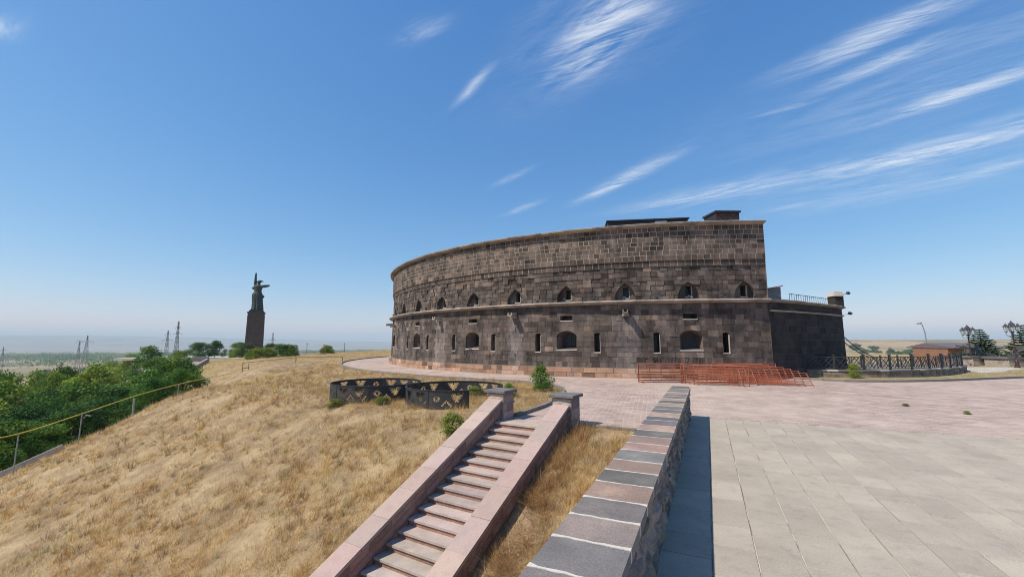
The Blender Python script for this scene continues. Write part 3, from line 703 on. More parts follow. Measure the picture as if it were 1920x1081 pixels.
def roof_boxes():
    # long monitor behind the parapet
    o = Vector((9.2, 34.2, 0)); ux = Vector((.990, -.142, 0)); uy = Vector((.142, .990, 0))
    t = empty('rooftop_monitor', (o.x, o.y, 9.55), label='long low black shed on the fortress roof with one small white window', cat='shed')
    def part(b, name, m, par=t): b.v = [(x - o.x, y - o.y, z - 9.55) for x, y, z in b.v]; return b.build(name, m, par)
    b = MB(); oriented(b, o, ux, uy, -1.2, 5.2, 0, 2.4, 9.56, 12.26); w = part(b, 'wall', m_roofbox)
    b = MB(); oriented(b, o, ux, uy, -1.3, 5.32, -.15, 2.5, 12.263, 12.36); part(b, 'roof', m_roofbox)
    b = MB(); oriented(b, o, ux, uy, -1.215, -1.13, -.015, 2.3, 9.57, 12.25); part(b, 'corner_board', m_trim)
    f = MB(); oriented(f, o, ux, uy, 2.65, 3.55, -.04, -.004, 11.62, 11.70); oriented(f, o, ux, uy, 2.65, 3.55, -.04, -.004, 12.08, 12.16)
    oriented(f, o, ux, uy, 2.65, 2.73, -.04, -.004, 11.702, 12.078); oriented(f, o, ux, uy, 3.47, 3.55, -.04, -.004, 11.702, 12.078); oriented(f, o, ux, uy, 2.732, 3.468, -.035, -.004, 11.87, 11.91)
    fr = part(f, 'window_frame', m_white)
    for z0, z1 in ((11.705, 11.867), (11.913, 12.076)):
        g = MB(); oriented(g, o, ux, uy, 2.735, 3.465, -.02, -.004, z0, z1); part(g, 'pane', mat('pale_glass', (.35, .42, .45), rough=.2, bump=0), fr)
    # square hut with boarded doors
    o2 = Vector((15.05, 30.2, 0)); ux = Vector((.9995, .02, 0)); uy = Vector((-.12, .99, 0))
    t2 = empty('rooftop_hut', (o2.x, o2.y, 9.55), label='small square dark hut with chevron boarded doors at the corner of the fortress roof', cat='hut')
    def part2(b, name, m, par=t2): b.v = [(x - o2.x, y - o2.y, z - 9.55) for x, y, z in b.v]; return b.build(name, m, par)
    b = MB(); oriented(b, o2, ux, uy, 0, 1.75, 0, 1.5, 9.56, 11.76); part2(b, 'wall', m_roofbox)
    b = MB(); oriented(b, o2, ux, uy, -.08, 1.83, -.12, 1.6, 11.763, 11.90); part2(b, 'roof', m_roofbox)
    b = MB(); oriented(b, o2, ux, uy, -.02, .09, -.03, -.003, 9.57, 11.75); part2(b, 'corner_board', m_trim)
    for x0 in (.11, .93):
        d = MB(); oriented(d, o2, ux, uy, x0, x0 + .76, -.02, -.003, 9.6, 11.7); dr = part2(d, 'door', mat('door_board', (.10, .055, .045), rough=.7))
        for k in range(5):
            q = MB(); z = 9.95 + k * .34; xa = x0 + .05; xb = x0 + .71
            s = 1 if x0 < .5 else -1
            A = o2 + ux * (xa if s > 0 else xb) - uy * .035; B = o2 + ux * (x0 + .38) - uy * .035
            q.bar((A.x, A.y, min(z + .42, 11.66)), (B.x, B.y, z), .03, .07); part2(q, 'batten', m_roofbox, dr)
            q = MB(); A = o2 + ux * (xb if s > 0 else xa) - uy * .035
            q.bar((A.x, A.y, min(z + .42, 11.66)), (B.x, B.y, z), .03, .07); part2(q, 'batten', m_roofbox, dr)
roof_boxes()

# ------------------------------------------------------------------ lower bastion beyond the corner
def path_frame(P):
    P = [Vector((p[0], p[1], 0)) for p in P]; L = [0]
    for a, b in zip(P, P[1:]): L.append(L[-1] + (b - a).length)
    def f(s, z, d):
        k = 0
        while k < len(L) - 2 and L[k + 1] < s: k += 1
        t = (s - L[k]) / (L[k + 1] - L[k]); p = P[k].lerp(P[k + 1], t)
        def nn(i):
            a = P[max(i - 1, 0)]; b = P[min(i + 1, len(P) - 1)]; v = (b - a).normalized(); return Vector((v.y, -v.x, 0))
        n = nn(k).lerp(nn(k + 1), t).normalized(); q = p + n * d
        return (q.x, q.y, z)
    return f, L[-1]
m_bast = mat('bastion_basalt', (.034, .031, .029), var=.25, scale=1.4, fine=11, finevar=.2, rough=.92, bump=.5, bdist=.03, alt=(.024, .022, .022), altscale=.6)
def bastion():
    t = empty('low_bastion', (21, 30, 0), label='lower curved blackish stone bastion in shade beside the fortress corner', cat='bastion')
    def part(b, name, m, par=t, kind=None):
        b.v = [(x - 21, y - 30, z) for x, y, z in b.v]; o = b.build(name, m, par)
        if kind: tag(o, kind=kind)
        return o
    path = catmull([(16.35, 26.75, 0), (18.6, 27.95, 0), (21.0, 29.45, 0), (23.6, 31.15, 0), (25.75, 32.85, 0)], 6)
    f, L = path_frame(path); bed = MB()
    for (z0, z1, h, pr, tone) in ((0, .62, .31, .12, (1.6, 1.25, 1.05)), (.62, 4.25, .454, 0, (1, 1, 1)), (4.25, 4.82, .29, -.02, (1.25, 1.2, 1.2))):
        for s in lay(0, L, courses(z0, z1, h), .6, 1.15):
            b = MB(); stone(b, bed, s, f, .010, pr + random.uniform(-.012, .012), vary(tone, .42), (2.8, 2.6, 2.5), tilt=.008, bd=.018 - pr); part(b, 'stone_block', m_bast)
    part(bed, 'mortar_bed', m_bast)
    def run(name, prof, step, m):
        n = round(L / step)
        for i in range(n):
            a, c = L * i / n + .006, L * (i + 1) / n - .006; b = MB(); rows = [[f(a + (c - a) * k / 2, z, d) for d, z in prof] for k in range(3)]
            tt = vary((1, 1, 1), .15); b.grid(rows, close_u=True, tone=tt); b.face(rows[0], tt); b.face(rows[-1][::-1], tt); part(b, name, m)
    run('ledge_stone', [(-.1, 4.22), (.05, 4.22), (.12, 4.27), (.12, 4.33), (-.1, 4.36)][::-1], 1.1, m_cornice)
    run('cornice_stone', [(-.6, 4.83), (.08, 4.83), (.25, 4.90), (.27, 4.98), (.2, 5.02), (-.6, 5.04)][::-1], 1.2, m_cornice)
    # far side, turned away
    e = f(L, 0, 0); b = MB(); ex, ey = e[0], e[1]
    b.grid([[(ex, ey, z), (ex + .55, ey + 1.6, z), (ex + .7, ey + 4, z), (ex - .5, ey + 12, z)] for z in (0, .6, 2.5, 4.85)][::-1]); part(b, 'side_wall', m_bast)
    b = MB(); b.face([(16.4, 27.2, 4.95)] + [f(L * k / 10, 4.95, -.3) for k in range(11)] + [(ex - .3, ey + 12, 4.95), (18, 45, 4.95)]); part(b, 'roof', mat('roof_sheet', (.20, .13, .12)))
    # corner pier with a pale weathered top
    b = MB(); b.box((ex - .22, ey + .25, 5.35), (.70, .75, .98)); p = part(b, 'corner_pier', m_bast)
    b = MB(); b.box((ex - .25, ey + .2, 6.02), (.78, .85, .36), taper=.8); part(b, 'pier_cap', m_sill, p)
    # thin rail along the roof edge
    r = MB(); A = Vector((19.6, 29.6, 5.05)); B = Vector((ex - .8, ey + .3, 5.05)); n = 18
    r.bar(A + Vector((0, 0, .62)), B + Vector((0, 0, .62)), .035)
    for k in range(n + 1):
        q = A.lerp(B, k / n); r.bar(q, q + Vector((0, 0, .61)), .022)
    rl = empty('roof_railing', (A.x, A.y, 5.05), label='thin dark railing along the top edge of the low bastion', cat='railing')
    r.v = [(x - A.x, y - A.y, z - 5.05) for x, y, z in r.v]; r.build('railing_bars', m_iron, rl)
    # lean-to on the bastion roof
    s = empty('lean_to', (18, 33, 5), label='small lean-to with reddish sloping roof rising behind the low bastion', cat='shed')
    o = Vector((17.0, 33.0, 0)); ux = Vector((1, 0, 0)); uy = Vector((0, 1, 0))
    def sp(b, name, m): b.v = [(x - 18, y - 33, z - 5) for x, y, z in b.v]; b.build(name, m, s)
    b = MB(); b.face([(17, 33, 4.95), (21.2, 33, 4.95), (21.2, 33, 6.6), (17, 33, 5.85)]); b.face([(21.2, 33, 4.95), (21.2, 36, 4.95), (21.2, 36, 6.6), (21.2, 33, 6.6)]); b.face([(17, 33, 4.95), (17, 33, 5.85), (17, 36, 5.85), (17, 36, 4.95)]); b.face([(21.2, 36, 4.95), (17, 36, 4.95), (17, 36, 5.85), (21.2, 36, 6.6)]); sp(b, 'wall', mat('grey_boards', (.20, .21, .21)))
    b = MB(); b.box((19.1, 34.5, 6.275), (4.5, 3.3, .07), Matrix.Rotation(-.177, 3, 'Y')); sp(b, 'roof', mat('red_sheet_roof', (.30, .10, .085), rough=.6))
    b = MB(); b.box((18.4, 30.0, 5.22), (2.6, .06, .20), Matrix.Rotation(.45, 3, 'Z')); sp(b, 'fascia_board', m_white)
    # two cables from the bastion down to the fence
    for k in range(2):
        c = MB(); a = Vector((ex + .05, ey + .2 + .3 * k, 2.75 - .22 * k)); d = Vector((29.6, 34.5 + .3 * k, .95)); pts = [a.lerp(d, i / 8) - Vector((0, 0, .25 * math.sin(math.pi * i / 8))) for i in range(9)]
        c.tube(pts, .035, 6)
        tag(c.build('stay_cable', m_iron), ('upper' if k == 0 else 'lower') + ' dark cable slung from the low bastion down to the fence', 'cable', 'cables off the bastion')
    # floodlights clamped to the pier
    for i, z in enumerate((6.0, 4.4)):
        l = empty('wall_floodlight', (ex + .45, ey + .2, z), label=('upper' if i == 0 else 'lower') + ' floodlight on the right edge of the low bastion', cat='floodlight', group='bastion floodlights')
        b = MB(); b.bar((-.4, 0, 0), (.25, 0, .05), .03); b.build('arm', m_iron, l); b = MB(); b.box((.34, 0, .12), (.2, .2, .16), Matrix.Rotation(.5, 3, 'Y')); b.build('lamp_head', m_iron, l)
bastion()

# little spotlights standing on the string course
ORD = ['first', 'second', 'third', 'fourth', 'fifth', 'sixth', 'seventh', 'eighth', 'ninth', 'tenth', 'eleventh', 'twelfth', 'thirteenth', 'fourteenth', 'fifteenth', 'sixteenth', 'seventeenth', 'eighteenth', 'nineteenth']
def spotlights():
    b = MB(); b.bar((0, 0, 0), (0, -.0, .10), .03); a = b.mesh('bracket', m_iron)
    h = MB(); h.box((0, -.02, .16), (.14, .16, .11), Matrix.Rotation(.5, 3, 'X')); hm = h.mesh('lamp_head', m_iron)
    for k in range(19):
        th = -1.4 - 3.6625 * k; x, y, z = fort_xyz(th, FR + .2, 5.0)
        r = empty('cornice_spotlight', (x, y, z), R_(th), 'small dark spotlight on the fortress ledge, ' + ORD[k] + ' from the right corner', 'spotlight', 'spotlights along the fortress ledge')
        link('bracket', a, r); link('lamp_head', hm, r)
spotlights()

# ------------------------------------------------------------------ boundary wall of the terrace, seen along its coping
m_capd = mat('coping_basalt', (.166, .153, .143), alt=(.225, .205, .185), altscale=1.8, var=.18, scale=3, fine=70, finevar=.35, rough=.8, bump=.25, bdist=.006)
m_white_mortar = mat('white_mortar', (.50, .47, .42), var=.12, scale=8, rough=.95, bump=.4, bdist=.01)
m_rubble = mat('rubble_stone', (.25, .20, .16), var=.3, scale=4, fine=22, finevar=.25, rough=.92, bump=.8, bdist=.03, stretch=(1, 1, .5), alt=(.11, .10, .095), altscale=2.5)
def terrace_wall():
    t = empty('terrace_wall', pq(-.27, 4), label='low rubble wall capped with grey and brown slabs running away from the camera', cat='wall')
    ox, oy, _ = pq(-.27, 4)
    def part(b, name, m, par=t): b.v = [(x - ox, y - oy, z) for x, y, z in b.v]; return b.build(name, m, par)
    core = MB(); H = .87; TH = .54
    P = [pq(-TH + .05, -9.9), pq(-.05, -9.9), pq(-.05, 9.6), pq(-TH + .05, 9.6)]
    lo = [(x, y, -3.2) for x, y, _ in P]; hi = [(x, y, H - .06) for x, y, _ in P]; core.face(hi)
    for k in range(4): core.face([lo[k], lo[(k + 1) % 4], hi[(k + 1) % 4], hi[k]])
    part(core, 'wall_core', m_rubble)
    q = 9.62; i = 0; prev = None; seq = 'dddbddbdbddbddbdbbdbdbdgdd'
    G = (1, 1, 1.02); Bn = (1.62, 1.24, 1.06); D = (.82, .82, .84)
    while q > -9.8:
        l = random.uniform(.42, .52); k = seq[i] if i < len(seq) else random.choice('dbdg'); tone = vary({'d': D, 'b': Bn, 'g': (1.35, 1.25, 1.25)}[k], .16, .04)
        q1 = q - l; g = random.uniform(.007, .013); b = MB(); b.tone = tone; n = 9; w0 = -TH - .012; w1 = .012
        def edge(qq, s): return [(w0 + (w1 - w0) * j / n, qq + s * (g + random.uniform(-.006, .008) + (random.uniform(0, .02) if j in (0, n) else 0))) for j in range(n + 1)]
        a = edge(q, -1); c = edge(q1, 1); z = H + .031 + random.uniform(0, .005)
        top = [pq(p, r, z) for p, r in a] + [pq(p, r, z) for p, r in c[::-1]]; bot = [(x, y, H - .055) for x, y, _ in top]; b.face(top[::-1])
        N = len(top)
        for j in range(N): b.face([top[j], bot[j], bot[(j + 1) % N], top[(j + 1) % N]][::-1])
        part(b, 'coping_slab', m_capd)
        if prev:                     # raised white joint between this slab and the one before
            j_ = MB(); zz = H + .037; A_ = [pq(p, r - .001, zz) for p, r in prev]; C_ = [pq(p, r + .001, zz) for p, r in a]; lo_ = [(x, y, H - .05) for x, y, _ in C_ + A_[::-1]]; hi_ = C_ + A_[::-1]; j_.face(hi_)
            for k_ in range(len(hi_)): j_.face([hi_[k_], lo_[k_], lo_[(k_ + 1) % len(hi_)], hi_[(k_ + 1) % len(hi_)]])
            part(j_, 'mortar_joint', m_white_mortar)
        prev = c; q = q1; i += 1
    b = MB(); P = [pq(-.50, 9.42), pq(-.03, 9.42), pq(-.03, 9.60), pq(-.50, 9.60)]; lo = [(x, y, H + .034) for x, y, _ in P]; hi = [(x, y, H + .075) for x, y, _ in P]; b.face(hi)
    for k in range(4): b.face([lo[k], lo[(k + 1) % 4], hi[(k + 1) % 4], hi[k]])
    part(b, 'loose_tile', m_kerb)
    # rough split stones of the face towards the terrace and of the far end
    cnt = 0
    def face_stone(fn, s0, s1, z0, z1):
        b = MB(); t_ = vary((1, 1, 1), .35, .07); nx, nz = 4, 4; g = .008; rows = []; pr = random.uniform(-.015, .02)
        for a in range(nz + 1):
            row = []
            for c in range(nx + 1):
                u = c / nx; w = a / nz; e = (min(u, 1 - u) < .01) or (min(w, 1 - w) < .01)
                d = pr + (-.045 if e else random.uniform(-.03, .032)); row.append(fn(s0 + g + (s1 - s0 - 2 * g) * u, z0 + g + (z1 - z0 - 2 * g) * w, d))
            rows.append(row)
        b.grid(rows, tone=t_); part(b, 'rubble_stone', m_rubble)
    fr = lambda s, z, d: pq(-.03 + d, s, z)
    for (z0, z1) in courses(.0, H - .058, .205, .25):
        s = -2.6
        while s < 9.58:
            l = min(random.uniform(.13, .42), 9.6 - s); l = l if 9.6 - s - l > .08 else 9.6 - s; face_stone(fr, s, s + l, z0, z1); s += l
    fe = lambda s, z, d: pq(-s, 9.6 + d, z)
    for (z0, z1) in courses(.0, H - .058, .205, .2):
        for k in range(2): face_stone(fe, .02 + .25 * k, .27 + .25 * k, z0, z1)
    fl = lambda s, z, d: pq(-TH + .03 - d, 9.6 - s, z)
    b = MB()
    for (z0, z1) in courses(-1.6, H - .058, .24, .2):
        s = 0
        while s < 9:
            l = random.uniform(.25, .5); tt = vary((1, 1, 1), .3); pts = [fl(s + .008, z0 + .008, 0), fl(s + l - .008, z0 + .008, .01), fl(s + l - .008, z1 - .008, 0), fl(s + .008, z1 - .008, .015)]; b.face(pts, tt); s += l
    o = part(b, 'garden_side_stones', m_rubble); tag(o, kind='stuff')
terrace_wall()

# ------------------------------------------------------------------ the stair with its parapets and gate pillars
m_tuff = mat('pink_tuff', (.385, .29, .255), alt=(.31, .235, .21), altscale=2.2, var=.16, scale=2.2, fine=40, finevar=.14, rough=.88, bump=.3, bdist=.01)
m_tread = mat('tread_tuff', (.385, .315, .28), alt=(.33, .27, .24), altscale=1.6, var=.18, scale=3, fine=40, finevar=.15, rough=.88, bump=.3, bdist=.01)
m_side = mat('rough_tuff', (.30, .19, .155), var=.25, scale=3, fine=18, finevar=.22, rough=.92, bump=.7, bdist=.025)
OW = [0, .45, .45 + 1.717, .45 + 1.717 + .483]; G = .441
def ztop(s): return .581 + G * s
def stairs():
    ox, oy, _ = st(1.3, -3, 0)
    t = empty('stone_stair', (ox, oy, 0), label='straight flight of pinkish stone steps between sloping parapets descending the dry bank', cat='stairs')
    def part(b, name, m, par=t): b.v = [(x - ox, y - oy, z) for x, y, z in b.v]; return b.build(name, m, par)
    tr = .307; ri = tr * G; N = 24
    for k in range(N):
        s1 = -.32 - tr * k; z = -ri * k           # nosing of this step, its own height
        tone = vary((1, 1, 1), .10, .03)
        b = MB(); s0 = s1 + tr + .03 if k else s1 + .42
        P = [st(OW[2] - .004, s1 - .03, 0), st(OW[1] + .004, s1 - .03, 0), st(OW[1] + .004, s0 - .001, 0), st(OW[2] - .004, s0 - .001, 0)]
        zt = z + random.uniform(-.003, .003); zt += .005 if k == 0 else 0
        for f_, zz in ((1, zt), (0, zt - .045)):
            pass
        hi = [(x, y, zt) for x, y, _ in P]; lo = [(x, y, zt - .045) for x, y, _ in P]; b.tone = tone; b.face(hi); b.face(lo[::-1])
        for q in range(4): b.face([lo[q], lo[(q + 1) % 4], hi[(q + 1) % 4], hi[q]])
        tp = part(b, 'tread', m_tread)
        b = MB(); b.tone = vary((.9, .85, .82), .1); P = [st(OW[2] - .004, s1, 0), st(OW[1] + .004, s1, 0), st(OW[1] + .004, s1 + .06, 0), st(OW[2] - .004, s1 + .06, 0)]
        hi = [(x, y, zt - .047) for x, y, _ in P]; lo = [(x, y, z - ri - .02) for x, y, _ in P]
        for q in range(4): b.face([lo[q], lo[(q + 1) % 4], hi[(q + 1) % 4], hi[q]])
        part(b, 'riser', m_side)
    SB = -8.2
    for side, (a, c) in enumerate(((OW[0], OW[1]), (OW[2], OW[3]))):
        # coping slabs up the slope
        s = .02
        while s > SB:
            l = random.uniform(.62, .82); s2 = s - l; b = MB(); b.tone = vary((1, 1, 1), .09, .025); g = .004; dz = random.uniform(-.004, .004)
            e = .012
            P = [st(a - e, s2 + g, ztop(s2 + g) + dz), st(c + e, s2 + g, ztop(s2 + g) + dz), st(c + e, s - g, ztop(s - g) + dz), st(a - e, s - g, ztop(s - g) + dz)]
            Q = [(x, y, z - .075) for x, y, z in P]; b.face(P[::-1]); b.face(Q)
            for q in range(4): b.face([P[q], Q[q], Q[(q + 1) % 4], P[(q + 1) % 4]][::-1])
            part(b, 'coping_slab', m_tuff); s = s2
        # core and facing blocks laid along the slope
        b = MB(); rows = []
        for s in (0, SB):
            rows.append([st(a + .03, s, ztop(s) - 1.6), st(c - .03, s, ztop(s) - 1.6), st(c - .03, s, ztop(s) - .077), st(a + .03, s, ztop(s) - .077)])
        b.grid(rows, close_u=True); b.face(rows[0][::-1]); b.face(rows[1]); part(b, 'parapet_core', m_side)
        for inner in (0, 1):
            o0 = (a if side == 0 else c) if not inner else (c if side == 0 else a); sg = -1 if (o0 == a) else 1
            for r in range(3):
                d0 = .08 + r * .20; d1 = d0 + .195; s = -.0 if r % 2 == 0 else -.28
                first = True; s = .0
                while s > SB:
                    l = random.uniform(.34, .62) * (.6 if first and r % 2 else 1); first = False; s2 = max(s - l, SB); b = MB(); tone = vary((1, 1, 1), .22, .06); g = .006; pr = random.uniform(-.008, .006)
                    rows = []
                    for i in range(4):
                        row = []
                        for j in range(4):
                            u, w = i / 3, j / 3; ss = s - g + (s2 - s + 2 * g) * u; dd = d0 + g + (d1 - d0 - 2 * g) * w; ed = i in (0, 3) or j in (0, 3)
                            off = o0 + sg * (-.024 if ed else .0 + pr + random.uniform(-.008, .006)); row.append(st(off, ss, ztop(ss) - dd))
                        rows.append(row)
                    b.grid(rows if (sg > 0) else rows[::-1], tone=tone); part(b, 'facing_block', m_side); s = s2
stairs()

m_pier = mat('pillar_tuff', (.38, .285, .25), var=.22, scale=3, fine=22, finevar=.2, rough=.9, bump=.7, bdist=.025)
def pillar(o, s, label):
    c = Vector(st(o, s, 0)); t = empty('gate_pillar', (c.x, c.y, 0), math.atan2(SD.y, SD.x) - math.pi / 2, label, 'pillar', 'gate pillars at the head of the stair')
    w = .60; H = .77
    core = MB(); core.box((0, 0, H / 2 - .2), (w - .06, w - .06, H + .36)); core.build('pillar_core', m_pier, t)
    for f in range(4):
        M = Matrix.Rotation(f * math.pi / 2, 3, 'Z')
        for r, (z0, z1) in enumerate(courses(-.35, H - .02, .27, .15)):
            xs = [-w / 2, w / 2] if (r % 2) else [-w / 2, random.uniform(-.1, .1), w / 2]
            for x0, x1 in zip(xs, xs[1:]):
                b = MB(); tone = vary((1, 1, 1), .25, .06); rows = []; pr = random.uniform(-.006, .008)
                for j in range(4):
                    row = []
                    for i in range(4):
                        ed = i in (0, 3) or j in (0, 3); p = M @ Vector((x0 + .006 + (x1 - x0 - .012) * i / 3, -(w / 2 + (-.022 if ed else pr + random.uniform(-.012, .012))), z0 + .006 + (z1 - z0 - .012) * j / 3)); row.append(p)
                    rows.append(row)
                b.grid(rows, tone=tone); b.build('facing_block', m_pier, t)
    b = MB(); e = .37; z = H; prof = [(e - .012, z), (e, z + .012), (e, z + .072), (e - .015, z + .085)]
    rows = [[(-r, -r, zz), (r, -r, zz), (r, r, zz), (-r, r, zz)] for r, zz in prof]; b.grid(rows, close_u=True, tone=(.85, .87, .92)); b.face(rows[0][::-1], (.85, .87, .92)); b.face(rows[-1], (.85, .87, .92)); b.build('pillar_cap', m_capd, t)
pillar((OW[2] + OW[3]) / 2, .33, 'left of the two square stone pillars with black caps at the head of the stair')
pillar((OW[0] + OW[1]) / 2, .33, 'right of the two square stone pillars with black caps at the head of the stair')

# short retaining edge between the right pillar and the terrace wall
def retaining_edge():
    a = Vector((1.95, 12.20, 0)); c = Vector(pq(-.54, 7.2)); n = 6
    t = empty('retaining_kerb', a, label='short dark retaining kerb of the plaza between right pillar and terrace wall', cat='kerb')
    for k in range(n):
        p = a.lerp(c, k / n); q = a.lerp(c, (k + 1) / n); d = (q - p); b = MB(); m = (p + q) / 2 - a
        b.box((m.x, m.y, -.16), (d.length - .012, .16, .36 + random.uniform(-.008, .008)), Matrix.Rotation(math.atan2(d.y, d.x), 3, 'Z'), vary((1, 1, 1), .15)); b.build('kerbstone', m_kerb, t)
retaining_edge()

# ------------------------------------------------------------------ two round black metal screens in the grass
m_steel = mat('black_steel', (.040, .042, .046), attr=False, var=.2, scale=5, rough=.5, bump=.1, metal=.2, spec=.4, alt=(.065, .060, .058), altscale=3)
def panel_mesh(kind, rad, a0, a1, H):
    """bent sheet with folk-pattern cut-outs"""
    L = rad * (a1 - a0); nx, nz = 64, 26; cw = L / nx; ch = H / nz
    def hole(u, v):
        if v < .035 or v > H - .03 or u < .04 or u > L - .04: return False
        def ros(cx, cz, R):
            dx, dz = u - cx, v - cz; r = math.hypot(dx, dz)
            return .022 < r < R and math.cos(8 * math.atan2(dz, dx)) > -.45 if r > .05 else False
        def tri(cx, top, hgt, wd):      # hanging triangle with beads on its flanks
            k = (top - v) / hgt
            if 0 <= k <= 1 and abs(u - cx) < wd * (1 - k): return abs(u - cx) > .02 or k > .25
            for i in range(5):
                q = i / 4.6; bx = wd * (1 - q) + .025; bz = top - hgt * q - .02
                if min(math.hypot(u - cx - bx, v - bz), math.hypot(u - cx + bx, v - bz)) < .026: return True
            return False
        def pyr(cx, base, hgt, wd):
            for i in range(4):
                q = i / 3; bx = wd * (1 - q); bz = base + hgt * q
                if min(math.hypot(u - cx - bx, v - bz), math.hypot(u - cx + bx, v - bz)) < .030: return True
            return False
        if kind == 0: return ros(L * .22, .36, .125) or tri(L * .72, .54, .30, .20) or pyr(L * .47, .12, .16, .15)
        if kind == 1: return tri(L * .28, .54, .30, .20) or tri(L * .76, .54, .30, .20) or pyr(L * .52, .12, .16, .15) or pyr(L * .98, .12, .16, .15)
        return tri(L * .3, .54, .26, .16) or ros(L * .66, .36, .125) or pyr(L * .9, .1, .2, .12)
    b = MB(); th = .004
    def pt(i, k, r): a = a0 + (a1 - a0) * i / nx; return (r * math.sin(a), -r * math.cos(a), k * ch)
    for k in range(nz):
        i = 0
        while i < nx:
            if hole((i + .5) * cw, (k + .5) * ch): i += 1; continue
            j = i
            while j < nx and j - i < 6 and not hole((j + .5) * cw, (k + .5) * ch): j += 1
            for r, f in ((rad + th, 1), (rad - th, -1)):
                q = [pt(i, k, r), pt(j, k, r), pt(j, k + 1, r), pt(i, k + 1, r)]; b.face(q[::f])
            i = j
    return b.mesh('screen_panel', m_steel)
def ring_screen(c, rad, label, missing, turn):
    t = empty('ring_screen', (c[0], c[1], float(ground_z(c[0], c[1]))), R_(turn), label, 'metal screen', 'round metal screens in the grass'); H = .62; n = 8; da = 2 * math.pi / n
    ms = [panel_mesh(k, rad, .01, da - .01, H) for k in range(3)]
    for i in range(n):
        if i not in missing:
            o = link('screen_panel', ms[(i * 2 + (i // 3)) % 3], t); o.rotation_euler = (0, 0, da * i)
        b = MB(); a = da * i; x, y = rad * math.sin(a), -rad * math.cos(a); b.box((x, y, H / 2 - .05), (.035, .035, H + .1), Matrix.Rotation(a, 3, 'Z')); b.build('post', m_steel, t)
        b = MB(); pts = [(rad * math.sin(a + da * k / 8), -rad * math.cos(a + da * k / 8)) for k in range(9)]
        rows = [[(x * (1 + s), y * (1 + s), z) for s, z in ((-.014, H), (.014, H), (.014, H + .022), (-.014, H + .022))] for x, y in pts]; b.grid(rows, close_u=True); b.build('top_rail', m_steel, t)
ring_screen((-5.85, 18.6), 1.86, 'left of the two round black metal screens with cut-out folk patterns', (), 8)
ring_screen((-2.26, 17.05), 1.89, 'right round black metal screen with one panel missing, nearer the stair', (1,), -24 + 1.5)

# ------------------------------------------------------------------ heap of red crowd barriers by the fort
m_red = mat('red_lead_paint', (.29, .085, .045), attr=False, var=.22, scale=3, fine=40, rough=.6, bump=.1, spec=.35, rand=.18, alt=(.30, .075, .035), altscale=1.6)
def barriers():
    Lb, H = 2.6, 1.05
    fr = MB()
    for z in (.12, H): fr.tube([(-Lb / 2, 0, z), (Lb / 2, 0, z)], .021, 6)
    for x in (-Lb / 2, Lb / 2): fr.tube([(x, 0, .0), (x, 0, H)], .021, 6)
    fm = fr.mesh('frame', m_red)
    rl = MB(); rl.tube([(-Lb / 2, 0, 0), (Lb / 2, 0, 0)], .012, 5); rm = rl.mesh('rail', m_red)
    po = MB(); po.tube([(0, 0, .12), (0, 0, H)], .015, 5); pm = po.mesh('upright', m_red)
    ft = MB(); ft.bar((0, -.26, .015), (0, .26, .015), .04, .02); fm2 = ft.mesh('foot', m_red)
    def one(x, y, rz, lean, lay, label, z=0):
        t = empty('crowd_barrier', (x, y, z), rz, label, 'barrier', 'red crowd barriers heaped by the fortress'); t.rotation_euler = (lean, 0, rz)
        link('frame', fm, t)
        for k in range(5): link('rail', rm, t, (0, 0, .12 + (H - .12) * (k + 1) / 6))
        for k in range(3): link('upright', pm, t, (-Lb / 2 + Lb * (k + 1) / 4, 0, 0))
        if not lay:
            for xx in (-Lb / 2 + .2, Lb / 2 - .2): link('foot', fm2, t, (xx, 0, 0))
    P1 = Vector((7.15, 24.45, 0)); k = 0
    names = ['frontmost barrier of the neat upright row at the left end of the red heap', 'second from the front in the upright row at the left end of the red heap', 'third from the front in the upright row at the left end of the red heap', 'rearmost barrier of the upright row at the left end of the red heap']
    for i in range(4): one(8.5 + .06 * i, 24.40 + .17 * i, -.03, -.05, False, names[i])
    names = ['left barrier of the pair standing behind the middle of the red heap', 'right barrier of the pair standing behind the middle of the red heap']
    for i in range(2): one(11.2 + 2.7 * i, 24.75 - .1 * i, -.04, -.06, False, names[i])
    names = ['bright red barrier slanting forward in the middle of the heap, nearest the camera', 'bright red barrier slanting just behind the foremost one', 'third slanting red barrier in the middle of the heap', 'rearmost slanting red barrier in the middle of the heap']
    for i in range(4): one(11.05 - .10 * i, 22.70 + .36 * i, -.40 + .05 * i, .10, False, names[i])
    names = ['topmost', 'second', 'third', 'fourth', 'fifth', 'sixth', 'lowest']
    for i in range(7):
        one(12.75 + .26 * i, 24.2 - .28 * i, -.26, -.20 - .125 * i, True, names[i] + ' of the leaning barriers fanned out at the right end of red heap', .02)
barriers()

# ------------------------------------------------------------------ right side: verge, curved low wall, iron fence
m_verge = mat('verge_soil', (.27, .215, .115), attr=False, var=.3, scale=1.5, rough=.95, bump=.5, alt=(.15, .16, .05), altscale=.6)
m_conc = mat('pale_concrete', (.42, .39, .35), attr=False, var=.12, scale=1, rough=.9, bump=.2)
LOWW = catmull([(17.9, 29.6, 0), (19.6, 28.35, 0), (21.8, 27.5, 0), (25, 27.6, 0), (28.6, 28.7, 0), (32.5, 31, 0), (35.4, 33.3, 0), (36.6, 35.0, 0)], 6)
sheet('verge', KERB_R + [Vector((60, 50, 0)), Vector((36.8, 36, 0))] + LOWW[::-1], .03, m_verge, .1)
sheet('moat_path', LOWW + [Vector((44, 42, 0)), Vector((40, 60, 0)), Vector((22, 62, 0)), Vector((17, 33, 0))], .02, mat('dusty_ground', (.21, .185, .145), attr=False, var=.25, scale=.8, rough=.95, bump=.4), .1)
